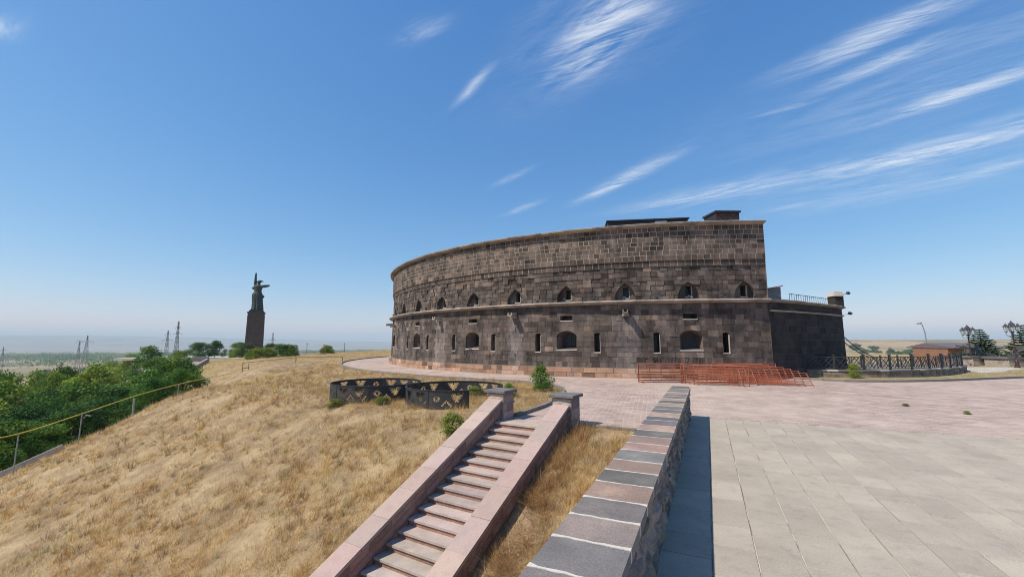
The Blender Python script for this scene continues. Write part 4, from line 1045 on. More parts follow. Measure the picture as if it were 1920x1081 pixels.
sheet('garden_path', [Vector((34.6, 31.6, 0)), Vector((37.6, 32.7, 0)), Vector((40, 34.5, 0)), Vector((43.5, 36.2, 0)), Vector((44.6, 38.6, 0)), Vector((40.5, 38.6, 0)), Vector((37.4, 36.4, 0)), Vector((36.2, 34.2, 0))], .036, m_conc, .02)
def low_wall():
    t = empty('curved_low_wall', (25, 27.6, 0), label='low curved stone wall with dark coping below the iron fence', cat='wall'); f, L = path_frame(LOWW)
    def part(b, name, m): b.v = [(x - 25, y - 27.6, z) for x, y, z in b.v]; return b.build(name, m, t)
    bed = MB()
    for s in lay(0, L, courses(0, .42, .21), .3, .55):
        b = MB(); stone(b, bed, s, f, .008, random.uniform(-.01, .012), vary((1, 1, 1), .3, .06), (.6, .58, .55), tilt=.02, depth=.1); part(b, 'wall_stone', m_rubble)
    part(bed, 'mortar_bed', m_rubble)
    n = round(L / .62)
    for i in range(n):
        a, c = L * i / n + .008, L * (i + 1) / n - .008; b = MB(); prof = [(.05, .42), (.05, .50), (-.45, .505), (-.45, .42)]
        rows = [[f(a + (c - a) * k / 2, z, d) for d, z in prof] for k in range(3)]; tt = vary((1, 1, 1), .2); b.grid(rows, close_u=True, tone=tt); b.face(rows[0], tt); b.face(rows[-1][::-1], tt); part(b, 'coping_slab', m_capd if i % 5 else m_sill)
    b = MB(); b.grid([[f(L * k / 24, z, -.42) for k in range(25)] for z in (0, .42)]); part(b, 'back_face', m_rubble)
low_wall()
def fence(path, z0, H, label, step=1.9, off=0):
    f, L = path_frame(path); t = empty('iron_fence', f(L / 2, z0, off), label=label, cat='fence'); o = Vector(f(L / 2, z0, off))
    def part(b, name): b.v = [(x - o.x, y - o.y, z - o.z) for x, y, z in b.v]; return b.build(name, m_steel, t)
    n = round(L / step)
    for i in range(n + 1):
        s = min(max(L * i / n, .05), L - .05); b = MB(); p = f(s, z0, off); b.box((p[0], p[1], z0 + H / 2 + .03), (.09, .09, H + .06)); b.box((p[0], p[1], z0 + H + .10), (.12, .12, .07)); part(b, 'post')
    for i in range(n):
        a, c = L * i / n + .05, L * (i + 1) / n - .05
        for z in (z0 + .08, z0 + H - .05):
            b = MB(); b.bar(f(a, z, off), f(c, z, off), .035, .05); part(b, 'rail')
        b = MB(); W_ = c - a; m = 6; zl, zh = z0 + .10, z0 + H - .07
        for k in range(m):          # slanting bars that fold back at the middle, like a chevron weave
            u0 = a + W_ * k / m; u1 = a + W_ * min(k + 2.2, m) / m; fr = (u1 - u0) / (W_ * 2.2 / m)
            b.bar(f(u0, zl, off), f(u1, zl + (zh - zl) * fr, off), .02, .035)
            if k % 2 == 0: b.bar(f(u0, zh, off), f(u1, zh - (zh - zl) * fr, off), .02, .035)
        q = a + W_ / 2; b.bar(f(q, zl, off), f(q, zh, off), .03)
        part(b, 'woven_bars')
fence(LOWW, .505, .86, 'black iron fence of slanting bars standing on the curved low wall', 1.75, -.22)
fence([(27.2, 37.5, 0), (34, 38.6, 0), (41, 40.6, 0)], .02, .95, 'farther straight run of black iron fence beyond the moat path', 1.9)

# ------------------------------------------------------------------ lamps
m_lampred = mat('dark_red_iron', (.060, .028, .026), attr=False, var=.2, scale=6, rough=.5, bump=.1)
def glass_mat():
    M = bpy.data.materials.new('lantern_glass'); M.use_nodes = True; P = M.node_tree.nodes['Principled BSDF']
    P.inputs['Base Color'].default_value = (.62, .68, .70, 1); P.inputs['Roughness'].default_value = .25; P.inputs['Alpha'].default_value = .55; return M
m_glass = glass_mat()
def lantern_lamp(x, y, z, H, label, rz):
    t = empty('lantern_post', (x, y, z), rz, label, 'lamp post', 'lantern posts by the garden')
    b = MB(); b.lathe((0, 0, 0), [(.20, 0), (.20, .12), (.15, .18), (.13, .5), (.16, .54), (.12, .62), (.065, .8)], 12); b.build('base', m_lampred, t)
    b = MB(); b.lathe((0, 0, .8), [(.065, 0), (.055, H * .4 - .8), (.045, H - 1.75)], 10); b.build('pole', m_lampred, t)
    b = MB(); b.lathe((0, 0, H - 1.0), [(.05, -.1), (.09, -.05), (.05, 0), (.04, .25)], 10); b.build('collar', m_lampred, t)
    def lan(cx, cy, cz, s):
        g = MB(); rows = [[(cx + r * s * math.cos(a), cy + r * s * math.sin(a), cz + zz * s) for a in (math.pi / 3 * k + .26 for k in range(6))] for r, zz in ((.10, 0), (.19, .42))]
        g.grid(rows, close_u=True); L_ = g.build('lantern', m_glass, t)
        f = MB()
        for k in range(6): f.bar(rows[0][k], rows[1][k], .016)
        f.lathe((cx, cy, cz), [(.05 * s, -.06 * s), (.12 * s, -.01 * s), (.12 * s, .0)], 8); f.build('lantern_frame', m_steel, L_)
        c = MB(); c.lathe((cx, cy, cz), [(.23 * s, .42 * s), (.22 * s, .45 * s), (.10 * s, .56 * s), (.08 * s, .62 * s), (.03 * s, .66 * s), (.02 * s, .74 * s)], 8); c.build('lantern_cap', m_steel, L_)
    for k in range(4):
        a = math.pi / 2 * k + .5; cx, cy = .36 * math.cos(a), .36 * math.sin(a)
        b = MB(); b.tube([(0, 0, H - 1.35), (cx * .8, cy * .8, H - 1.38), (cx * 1.1, cy * 1.1, H - 1.22), (cx, cy, H - .98)], .022, 6); b.build('arm', m_lampred, t); lan(cx, cy, H - .98, 1.02)
    lan(0, 0, H - .82, 1.1)
lantern_lamp(45.2, 42, 0, 4.0, 'left of the two ornate lantern posts, rising behind the iron fence', 0)
lantern_lamp(44.9, 38, 0, 4.2, 'right and taller looking of the two ornate lantern posts, beside the big spruce', .4)

m_galv = mat('galvanised', (.30, .31, .32), attr=False, rough=.5, bump=0, metal=.4)
def street_light(x, y, z, H, reach, lean, label, rz=0, n='street_light', k=1):
    t = empty(n, (x, y, z), rz, label, 'street light'); b = MB(); b.tube([(0, 0, -.2), (lean * .8, 0, H * .8), (lean + reach * .4, 0, H * .96), (lean + reach, 0, H)], [.09 * k, .07 * k, .05 * k, .04 * k], 8); b.build('pole', m_galv, t)
    h = MB(); h.box((lean + reach * 1.25, 0, H + .02), (abs(reach) * .7 + .3 * k, .26 * k, .14 * k), Matrix.Rotation(-.25 if reach < 0 else .25, 3, 'Y')); h.build('lamp_head', m_galv, t)
street_light(63.6, 65, -1.2, 6.3, -.5, -.3, 'thin grey street light between the bastion and the brown house')

# ------------------------------------------------------------------ brown house behind the fence
def house():
    t = empty('brown_house', (62, 60, -1.4), R_(2), 'single-storey orange brown house with dark flat roof behind the fence', 'house')
    m_w = mat('orange_brown_boards', (.235, .125, .078), attr=False, var=.15, scale=2, rough=.8, bump=.2); m_r = mat('purple_grey_roof', (.13, .105, .125), attr=False, rough=.6, bump=.1); m_wf = mat('cream_frame', (.55, .45, .33), attr=False, bump=0)
    b = MB(); b.box((3, 2.5, 1.45), (7.2, 5, 2.9)); b.build('wall', m_w, t)
    b = MB(); b.face([(-.7, -.9, 2.92), (7.0, -.9, 2.92), (7.0, 3, 3.55), (-.7, 3, 3.55)]); b.face([(-.7, 3, 3.55), (7.0, 3, 3.55), (7.0, 6, 2.92), (-.7, 6, 2.92)]); b.face([(-.7, -.9, 2.80), (-.7, 6, 2.80), (7.0, 6, 2.80), (7.0, -.9, 2.80)])
    for q in (((-.7, -.9), (7.0, -.9)), ((7.0, 6), (-.7, 6))): b.face([(*q[0], 2.80), (*q[1], 2.80), (*q[1], 2.92), (*q[0], 2.92)])
    b.face([(-.7, 6, 2.8), (-.7, -.9, 2.8), (-.7, -.9, 2.92), (-.7, 3, 3.55), (-.7, 6, 2.92)]); b.face([(7.0, -.9, 2.8), (7.0, 6, 2.8), (7.0, 6, 2.92), (7.0, 3, 3.55), (7.0, -.9, 2.92)])
    b.build('roof', m_r, t)
    for x, w in ((.55, .8), (1.65, .8), (2.7, .7)):
        b = MB(); b.box((x, -.02, 1.55), (w, .06, 1.3)); o = b.build('window', m_wf, t); b = MB(); b.box((x, -.055, 1.55), (w - .2, .02, 1.12)); b.build('pane', m_dark, o)
    b = MB(); b.box((4.1, -.03, 1.1), (.9, .06, 2.1)); d = b.build('door', mat('grey_door', (.35, .38, .38), attr=False, bump=0), t); b = MB(); b.box((4.4, -.08, 1.05), (.05, .04, .15)); b.build('handle', m_steel, d)
house()

# ------------------------------------------------------------------ field guns on stone plinths
def plinth(x, y, w, d, H, label, rz):
    t = empty('gun_plinth', (x, y, 0), rz, label, 'plinth', 'stone plinths under the guns'); b = MB(); b.box((0, 0, H / 2 - .1), (w - .06, d - .06, H)); b.build('core', m_cornice, t)
    nx = round(w / .8)
    for k in range(nx):
        for z0, z1 in ((0, H * .45), (H * .45, H - .1)):
            b = MB(); b.box((-w / 2 + w * (k + .5) / nx, -d / 2 + .01, (z0 + z1) / 2), (w / nx - .015, .08, z1 - z0 - .012), None, vary((1.15, 1.1, 1.0), .15)); b.build('stone_block', m_cornice, t)
    b = MB(); b.box((0, 0, H - .04), (w + .2, d + .2, .12), None, (.75, .75, .8)); b.build('top_slab', m_capd, t)
plinth(46.6, 43.0, 3.4, 2.2, .86, 'left and farther stone plinth carrying a field gun behind the iron fence', .1)
plinth(47.4, 40.6, 3.0, 2.0, .82, 'right and nearer stone plinth behind the garden path', .05)
m_gun = mat('weathered_gun_metal', (.105, .11, .10), attr=False, var=.3, scale=6, rough=.6, bump=.2, metal=.2)
def field_gun(x, y, z, rz, label, s=1):
    t = empty('field_gun', (x, y, z), rz, label, 'cannon', 'old field guns on plinths'); t.scale = (s, s, s)
    b = MB(); b.tube([(-.5, 0, .62), (.5, 0, .82), (1.9, 0, 1.10), (1.92, 0, 1.104)], [.13, .11, .065, .085], 12); b.build('barrel', m_gun, t)
    b = MB(); b.bar((.35, -.18, .55), (-1.9, -.12, .07), .1, .14); b.bar((.35, .18, .55), (-1.9, .12, .07), .1, .14); b.bar((-1.8, -.2, .08), (-1.8, .2, .08), .1); b.build('trail', m_gun, t)
    b = MB(); b.bar((.1, -.7, .45), (.1, .7, .45), .09); b.build('axle', m_gun, t)
    b = MB(); b.face([(.38, -.6, .3), (.38, .6, .3), (.25, .6, 1.25), (.25, -.6, 1.25)]); b.face([(.36, .6, .3), (.36, -.6, .3), (.23, -.6, 1.25), (.23, .6, 1.25)]); b.build('shield', m_gun, t)
    for sy in (-1, 1):
        w = MB(); n = 20; rows = [[((.45 + dr) * math.cos(2 * math.pi * k / n) + .1, sy * .62 + dy, .45 + (.45 + dr) * math.sin(2 * math.pi * k / n)) for k in range(n)] for dr, dy in ((0, -.04), (0, .04), (-.07, .04), (-.07, -.04))]
        w.grid(rows, close_u=True, close_v=True); wo = w.build('wheel', m_gun, t)
        for k in range(10):
            a = 2 * math.pi * k / 10; q = MB(); q.bar((.1, sy * .62, .45), (.1 + .4 * math.cos(a), sy * .62, .45 + .4 * math.sin(a)), .035); q.build('spoke', m_gun, wo)
        h = MB(); h.tube([(.1, sy * .62 - .09, .45), (.1, sy * .62 + .09, .45)], .08, 10); h.build('hub', m_gun, wo)
field_gun(46.8, 43.0, .88, R_(176), 'left field gun with spoked wheels, its barrel rising to the left, behind the fence', .95)
field_gun(48.6, 40.6, .84, R_(8), 'right field gun, half hidden by spruce branches', .85)

# ------------------------------------------------------------------ the far monument: ribbed pedestal and robed figure
m_ped = mat('pedestal_tuff', (.135, .098, .078), var=.2, scale=.6, rough=.9, bump=.3)
m_bronze = mat('green_black_bronze', (.040, .055, .052), attr=False, var=.3, scale=.8, rough=.6, bump=.2, metal=.15)
MON = Vector((-91, 150, float(ground_z(-91., 150.))))
def monument():
    rz = R_(28)
    t = empty('monument_pedestal', MON, rz, 'tall ribbed reddish brown stone pedestal of the hilltop monument', 'pedestal'); H = 14.7 - (MON.z + 2.5)
    b = MB(); b.lathe((0, 0, 0), [(4.15 * 1.414 / 1.414 * 1.0, 0), (3.72, H)], 4); 
    b = MB(); w0, w1 = 2.62, 2.42
    rows = [[(-w, -w, z), (w, -w, z), (w, w, z), (-w, w, z)] for w, z in ((w0, -2), (w1, H))]; b.grid(rows, close_u=True); b.face(rows[1]); b.build('shaft', m_ped, t)
    for f in range(4):
        M = Matrix.Rotation(f * math.pi / 2, 3, 'Z')
        for k in range(7):
            b = MB(); u = (k - 3) / 3.35
            P = [M @ Vector((u * w, -w - e, z)) for w, z, e in ((w0, -1, .0), (w1, H - .4, .0))]
            b.bar(P[0], P[1], .40, .26, vary((1.05, 1, 1), .1)); b.build('rib', m_ped, t)
    for k, (w, z, h) in enumerate(((2.66, H + .003, .55), (2.2, H + .556, .5), (1.9, H + 1.06, .35))):
        b = MB(); b.box((0, 0, z + h / 2), (2 * w, 2 * w, h), None, (.62, .72, .75)); b.build('cap_step', m_ped, t)
    b = MB(); b.box((0, 0, -.6), (11, 11, 1.4)); b.build('base_step', m_cornice, t)
    top = MON.z + H + 1.41
    # the figure: gown, torso, head, a raised arm and an outstretched one, as one skin
    s = MB(); n = 22
    def ring_(cx, cy, z, rx, ry, fold=0, ph=0): return [(cx + (rx + fold * math.cos(9 * a + ph)) * math.cos(a), cy + (ry + fold * math.cos(9 * a + ph)) * math.sin(a), z) for a in (2 * math.pi * k / n for k in range(n))]
    rows = [ring_(.1, 0, 0, 1.55, 1.25, .16), ring_(.1, 0, 1.2, 1.45, 1.15, .15, .3), ring_(.0, 0, 3.0, 1.35, 1.05, .12, .6), ring_(-.1, 0, 4.6, 1.42, 1.05, .09, .9), ring_(-.15, 0, 5.6, 1.35, 1.0, .05), ring_(-.1, 0, 6.5, .98, .78, .02), ring_(-.05, 0, 7.3, .98, .75), ring_(-.05, 0, 8.2, 1.25, .78), ring_(-.05, 0, 8.75, 1.0, .62), ring_(-.0, 0, 9.0, .42, .4), ring_(.05, 0, 9.35, .36, .36), ring_(.1, 0, 9.75, .48, .46), ring_(.12, 0, 10.25, .52, .5), ring_(.1, 0, 10.6, .34, .34), ring_(.1, 0, 10.7, .1, .1)]
    s.grid(rows, close_u=True); s.face(rows[0][::-1]); s.face(rows[-1])
    s.tube([(.4, 0, 8.35), (1.4, -.15, 8.60), (2.4, -.3, 8.75), (2.95, -.35, 8.82)], [.50, .46, .40, .30], 10)           # arm held out
    s.tube([(.6, -.1, 8.2), (1.5, -.2, 8.3), (2.6, -.3, 8.45)], [.3, .34, .16], 8)                                   # sleeve hanging from it
    s.tube([(-.8, 0, 8.3), (-.95, .1, 9.5), (-.92, .1, 11.0), (-.95, .1, 12.1), (-.95, .1, 12.5)], [.46, .40, .33, .28, .24], 10)   # raised arm
    s.tube([(-.95, .1, 12.0), (-.92, .1, 12.9), (-.9, .1, 13.3)], [.30, .24, .20], 8)
    s.tube([(.3, -.1, 10.35), (.9, -.1, 10.28), (1.2, -.1, 10.1)], [.32, .26, .12], 8)                               # veil blown from the head
    s.tube([(-1.2, .2, 7.2), (-1.6, .3, 7.9), (-1.0, .1, 8.4)], [.2, .34, .3], 8)
    s.tube([(.9, .1, 5.2), (1.5, .1, 5.0), (1.5, .1, 4.3)], [.25, .3, .15], 8)
    o = s.build('robed_statue', m_bronze, None, True, (MON.x, MON.y, top)); o.rotation_euler = (0, 0, R_(20)); o.scale = (1.2, 1.2, 1.0)
    rm = o.modifiers.new('skin', 'REMESH'); rm.mode = 'VOXEL'; rm.voxel_size = .11; rm.use_smooth_shade = True
    tag(o, 'dark bronze statue of a robed woman, one arm raised and one held out', 'statue')
monument()

# ------------------------------------------------------------------ vegetation
m_bark = mat('bark', (.10, .075, .055), attr=False, var=.3, scale=5, rough=.95, bump=.6)
m_leaf = leaf_mat('leaf', (1, 1, 1), .32)
m_needle = leaf_mat('needle', (1, 1, 1), .15)
def leaf_cloud(centres, radii, n, size, tones, seed, flat=.0, shell=.55):
    """leaf quads scattered through ellipsoidal clumps"""
    g = np.random.default_rng(seed); c = np.asarray(centres, float); r = np.asarray(radii, float)
    w = (r.prod(1)) ** .67; k = g.choice(len(c), n, p=w / w.sum())
    d = g.normal(size=(n, 3)); d /= np.linalg.norm(d, axis=1)[:, None]; rad = (shell + (1 - shell) * g.random(n)) * (1 + .12 * g.normal(size=n)); p = c[k] + d * r[k] * rad[:, None]
    nrm = d * .7 + g.normal(size=(n, 3)) * .6 + np.array([0, 0, .35 + flat]); nrm /= np.linalg.norm(nrm, axis=1)[:, None]
    a = np.cross(nrm, g.normal(size=(n, 3))); a /= np.linalg.norm(a, axis=1)[:, None] + 1e-9; b = np.cross(nrm, a)
    s = size * g.uniform(.6, 1.35, n)[:, None]
    V = np.stack([p - a * s * .5, p + b * s * .32, p + a * s * .5, p - b * s * .32], 1).reshape(-1, 3); F = np.arange(4 * n).reshape(-1, 4)
    T = np.asarray(tones, float); per = g.integers(0, len(T), len(c)); t = T[per[k]] * g.uniform(.72, 1.28, n)[:, None] * (1 + g.normal(size=(n, 3)) * .05)
    return V, F, np.clip(t, .004, 1)
def tree_kind(seed, H, Wd, tones, n=7000, leaf=.16, clumps=26, low=.15, trunk=.10, cs=.155, dome=False):
    """meshes of a crown and a limbed trunk, unit in metres, foot at the origin"""
    g = random.Random(seed); C = []; Rr = []
    for i in range(clumps):
        z = low + (1 - low) * g.random() ** .8; k = math.sin(math.pi * min(max((z - low) / (1 - low), .0) * .82 + .16, 1)) ** .7
        a = g.uniform(0, 2 * math.pi); rr = Wd / 2 * k * math.sqrt(g.uniform(.15, 1)) * .85; s = g.uniform(.6, 1.2) * min(Wd, H) * cs
        if dome:
            z = g.random() ** 1.1 * .86 + .02; rr = Wd / 2 * math.sqrt(max(0, 1 - (z * .98) ** 2)) * math.sqrt(g.uniform(.1, 1)) * .86
        C.append((rr * math.cos(a), rr * math.sin(a), z * H * .93)); Rr.append((s * g.uniform(.9, 1.4), s * g.uniform(.9, 1.4), s * g.uniform(.6, 1.0)))
    V, F, T = leaf_cloud(C, Rr, n, leaf, tones, seed); crown = raw_mesh('crown', V, F, T, m_leaf)
    b = MB(); b.tube([(0, 0, -.6), (.03 * H, 0, H * .3), (0, .02 * H, H * .7)], [trunk, trunk * .75, trunk * .25], 7)
    for c in C[::3]:
        z0 = min(c[2] * .55, H * .5); b.tube([(0, 0, z0), (c[0] * .5, c[1] * .5, (z0 + c[2]) / 2 + .1), c], [trunk * .4, trunk * .25, trunk * .1], 5)
    return crown, b.mesh('trunk', m_bark), H, Wd
def put_tree(kind, x, y, H, Wd, label, cat='tree', name='tree', group=None, z=None):
    crown, trunk, h, w = kind; z = float(ground_z(x, y)) if z is None else z
    t = empty(name, (x, y, z), random.uniform(0, 6.28), label, cat, group); t.scale = (Wd / w, Wd / w, H / h)
    link('trunk', trunk, t); link('crown', crown, t); return t
DK = [(.044, .108, .027), (.060, .132, .034), (.034, .088, .027), (.085, .155, .040)]
MD = [(.076, .165, .032), (.096, .185, .036), (.062, .138, .028), (.13, .205, .046)]
LT = [(.165, .235, .045), (.135, .205, .040), (.20, .25, .06), (.23, .24, .065)]
GY = [(.060, .082, .045), (.080, .098, .060), (.045, .066, .035)]
K_DK = [tree_kind(11 + i, 6, 6.5, DK + [MD[0]], 13000, .17, 34, .05) for i in range(3)]
K_MD = [tree_kind(21 + i, 5, 5, MD, 8000, .17, 26, .06) for i in range(3)]
K_LT = [tree_kind(31 + i, 5, 6, LT, 7000, .19, 24, .05) for i in range(3)]
K_GY = [tree_kind(41, 4, 5, GY, 6000, .16, 22, .08)]
K_SH = [tree_kind(71 + i, 2.4, 4.8, (LT, MD, LT)[i], 9000, .15, 40, .02, .05, .26, True) for i in range(3)]
K_FT = [tree_kind(81 + i, 5, 6, DK, 4000, .34, 30, .02, .1, .19, True) for i in range(2)]
K_BU = [tree_kind(51 + i, 1.2, 1.0, MD if i else LT, 5200, .055, 30, .06, .03, .24) for i in range(2)]

GV = 'dark trees filling the hollow left of the bank'
for i, (x, y, H, Wd, k, lab) in enumerate([
    (-42.4, 36, 9.8, 8.5, 1, 'tall light green tree at the left picture edge'), (-33.2, 29, 5.2, 6.8, 0, 'broad dark green tree just behind the yellow pipe near the left edge'),
    (-36.6, 34, 5.9, 7.5, 0, 'dark green tree in the middle of the hollow, behind the leftmost pipe post'), (-40.6, 41, 6.2, 8.4, 0, 'wide dark green tree at the back of the hollow below the bare patch'),
    (-36.8, 40, 4.8, 7.4, 0, 'dark green tree behind the small street light in the hollow'), (-31.6, 31.5, 3.9, 5.8, 0, 'dark tree above the second pipe post from the left'),
    (-42.3, 49, 4.6, 8.0, 0, 'dark green tree below the bare slope, right part of the hollow'), (-33.4, 42.5, 5.2, 5.6, 2, 'dense leafy tree at the top end of the yellow pipe'),
    (-29.4, 38.5, 4.0, 4.2, 2, 'smaller leafy tree hugging the dry bank at the end of the hollow'), (-29.2, 25.2, 4.6, 5.0, 0, 'low dark tree nearest the concrete gutter'),
    (-30.2, 35.6, 3.6, 4.6, 0, 'low dark tree between the two right pipe posts'), (-38.2, 30.5, 8.8, 7.0, 1, 'light green tree cut off by the left picture edge, below the tall one'),
    (-30.6, 28.6, 3.6, 4.2, 0, 'low dark tree right behind the second pipe post'), (-27.6, 33, 3.6, 4.0, 0, 'low dark tree beside the grey fence post'),
    (-46.5, 44, 7.0, 7.5, 0, 'dark tree far back in the left of the hollow'), (-51, 52, 8.6, 7.5, 1, 'light green tree at the far back of the hollow, left of centre'),
    (-27.0, 22.5, 3.4, 3.6, 1, 'low green bushy tree above the concrete gutter'), (-34.6, 37.0, 4.4, 6.0, 0, 'dark tree in the centre of the hollow under the pipe')]):
    kind = (K_LT if i in (0, 11, 15) else {0: (K_DK if i % 3 else K_MD), 1: K_MD, 2: K_MD}[k])[i % 3]; put_tree(kind, x, y, H, Wd, lab, group=GV)
GL = 'light green trees beyond the hollow'
for i, (x, y, H, Wd, lab) in enumerate([(-70.4, 60, 11.5, 9, 'bright yellow green tree at the far left beyond the dark hollow'), (-84, 76, 10.6, 9.5, 'pale green tree second from the left on the far slope'), (-65.6, 63, 10.6, 5.0, 'narrow pointed green tree rising highest from the left hollow'),
    (-68, 68, 8.4, 7.5, 'rounded yellow green tree right of the pointed one'), (-59.5, 56, 8.8, 6.5, 'light green tree in front of the pointed one'), (-56, 49, 8.6, 6.8, 'light green tree at the left above the dark hollow'), (-79.5, 84, 5.2, 5.2, 'lone round bush on the bare tan slope'), (-94, 92, 8.6, 10, 'yellow green tree on the skyline left of the bare slope'), (-108, 112, 8.0, 13, 'broad light green tree on the skyline above the bare slope'),
    (-76, 70, 9.2, 7, 'green tree between the pointed tree and the pale ones')]):
    put_tree((K_MD if i in (2, 6, 9) else K_LT)[i % 3], x, y, H, Wd, lab, group=GL)
GM = 'trees and shrubs around the monument'
for i, (x, y, H, Wd, K, lab) in enumerate([(-93.3, 110, 9.6, 8.6, K_MD[0], 'tall rounded tree left of the distant stair, in front of the pylons'), (-82.7, 100, 6.6, 9.5, K_MD[1], 'broad green tree directly in front of the tall rounded one'), (-116, 131, 8.0, 13, K_LT[1], 'wide pale green tree left of the tall rounded tree on the skyline'), (-133, 141, 8.4, 15, K_LT[0], 'long low green tree on the skyline farther left'), (-95, 122, 4.4, 6.5, K_SH[2], 'low yellow green bush just left of the pylon foot'),
    (-88.2, 120, 5.3, 6.3, K_DK[0], 'left of the two dark round trees standing together left of the monument'), (-84.2, 121, 5.2, 5.8, K_DK[1], 'right of the two dark round trees standing together left of the monument'), (-84.8, 132, 4.9, 6.2, K_MD[2], 'green tree touching the left side of the pedestal'), (-68.4, 111, 3.9, 6.4, K_GY[0], 'silvery grey green tree in front of the pedestal'), (-80.8, 126, 3.3, 5.0, K_SH[0], 'low bright bush left of the silvery tree'), (-68.6, 121, 3.9, 5.4, K_DK[2], 'dark green tree right behind the pedestal'),
    (-42.4, 72, 2.1, 5.0, K_SH[0], 'left bright green shrub beside the black handrail'), (-41.4, 78, 2.5, 5.6, K_SH[1], 'larger bright green shrub right of the pedestal'), (-41.2, 95, 2.1, 3.4, K_SH[2], 'lone green shrub on the skyline between the monument and the fortress'), (-62, 104, 2.2, 3.6, K_GY[0], 'small grey green shrub at the pedestal foot')]):
    put_tree(K, x, y, H, Wd, lab, 'shrub' if 'shrub' in lab or 'bush' in lab else 'tree', 'shrub' if 'shrub' in lab or 'bush' in lab else 'tree', GM)
put_tree(K_BU[1], 1.35, 20.3, 1.2, 1.05, 'upright green bush at the kerb in front of the fortress', 'bush', 'bush')
put_tree(K_BU[1], -.15, 18.4, .55, .6, 'small dark green bush behind the left gate pillar', 'bush', 'bush')
put_tree(K_BU[0], -1.75, 12.75, .62, .75, 'yellow green bush against the left stair parapet', 'bush', 'bush')
put_tree(K_BU[0], 21.5, 26.9, .95, .7, 'leafy weed in front of the curved low wall', 'bush', 'bush')
for i, (px, py, hh) in enumerate(((-4.9, 16.45, .26), (-6.9, 16.8, .24), (-1.6, 18.6, .42))): put_tree(K_BU[0], px, py, hh, .7, ('green weed at the front of the left metal screen', 'green weed at the left end of the left metal screen', 'green weed growing inside the right metal screen')[i], 'weed', 'weed')
for i, (px, py, hh) in enumerate(((14.6, 13.9, .10), (15.9, 13.0, .10), (14.2, 15.6, .09))): put_tree(K_BU[0], px, py, hh, .22, ('left tiny weed in the pink paving', 'right tiny weed in the pink paving', 'farthest tiny weed in the pink paving')[i], 'weed', 'weed', z=0)

# spruces
def spruce_kind(seed, H=4.2, Wd=3.4):
    g = random.Random(seed); b = MB(); b.tube([(0, 0, -.3), (0, 0, H * .6), (0, 0, H)], [.09, .05, .012], 7); trunk = b.mesh('trunk', m_bark); gn = np.random.default_rng(seed)
    Vs = []; Ts = []
    lv = 20
    for i in range(lv):
        k = i / (lv - 1); z = .25 + (H - .35) * k; L = (Wd / 2) * (1 - k) ** .85 + .10; nb = int(11 - 5 * k)
        for j in range(nb):
            a = 2 * math.pi * (j + g.random() * .6) / nb + i; l = L * g.uniform(.75, 1.12); dr = np.array([math.cos(a), math.sin(a), 0]); m = int(45 + 90 * l)
            t = gn.random(m) ** .8; p = dr[None] * (t * l)[:, None]; p[:, 2] = z - .16 * l * np.sin(t * 2.6) + .16 * l * t ** 2
            side = gn.choice((-1, 1), m); q = np.cross(dr, [0, 0, 1.]); dd = dr[None] * .55 + q[None] * (side * gn.uniform(.4, 1, m))[:, None] + np.array([0, 0, -.25])[None] + gn.normal(size=(m, 3)) * .18; dd /= np.linalg.norm(dd, axis=1)[:, None]
            ln = (.13 + .16 * (1 - t) * min(l, 1)) * gn.uniform(.7, 1.3, m); w = np.cross(dd, gn.normal(size=(m, 3))); w /= np.linalg.norm(w, axis=1)[:, None]; w *= .022
            Vs.append(np.stack([p - w, p + w, p + dd * ln[:, None] + w * .3, p + dd * ln[:, None] - w * .3], 1).reshape(-1, 3)); base = np.array([.030, .065, .040]) if t.mean() < .5 else np.array([.042, .080, .045]); Ts.append(base[None] * gn.uniform(.7, 1.5, m)[:, None] * np.where(t > .8, 1.35, 1)[:, None])
    V = np.concatenate(Vs); T = np.concatenate(Ts); return raw_mesh('crown', V, np.arange(len(V)).reshape(-1, 4), T, m_needle), trunk, H, Wd
K_SP = [spruce_kind(61), spruce_kind(62)]
put_tree(K_SP[0], 55.2, 50, 4.9, 5.0, 'left spruce, between the two lantern posts', 'spruce tree', 'spruce_tree', 'spruces by the garden')
put_tree(K_SP[1], 53.9, 44.5, 5.0, 5.0, 'right spruce cut off by the picture edge, beside the right lantern post', 'spruce tree', 'spruce_tree', 'spruces by the garden')

# trees across the gorge, far right, and on the plain
GR = 'far trees across the gorge'
for i, (az, r, H, Wd) in enumerate([(39.6, 1300, 17, 22), (40.4, 1350, 18, 26), (41.6, 1250, 24, 18), (42.2, 1230, 20, 24), (43.0, 1240, 24, 30), (43.6, 1260, 22, 28), (38.9, 1400, 18, 30), (44.2, 1300, 16, 28)]):
    x, y = r * math.sin(R_(az)), r * math.cos(R_(az)); put_tree(K_FT[i % 2], x, y, H, Wd, 'hazy bluish tree across the gorge right of the bastion, ' + ORD[sorted([39.6, 40.4, 41.6, 42.2, 43.0, 43.6, 38.9, 44.2]).index(az)] + ' from the left', group=GR)
GP = 'hazy tree clumps on the plain'
for i, (az, r, H, Wd) in enumerate([(-49.2, 900, 20, 16), (-47.6, 1000, 22, 22), (-46.6, 950, 22, 20), (-44.9, 1000, 23, 22), (-44.0, 1010, 22, 18), (-43.2, 1020, 24, 28), (-41.7, 1100, 20, 34), (-40.3, 1150, 20, 30), (-38.5, 1250, 20, 36), (-50.2, 1020, 22, 20), (-36.8, 1300, 22, 40), (-35.3, 1400, 22, 44)]):
    x, y = r * math.sin(R_(az)), r * math.cos(R_(az)); put_tree(K_FT[i % 2], x, y, H, Wd, 'hazy bluish tree clump on the left plain, ' + ORD[sorted([-49.2, -47.6, -46.6, -44.9, -44.0, -43.2, -41.7, -40.3, -38.5, -50.2, -36.8, -35.3]).index(az)] + ' from the left edge', group=GP)

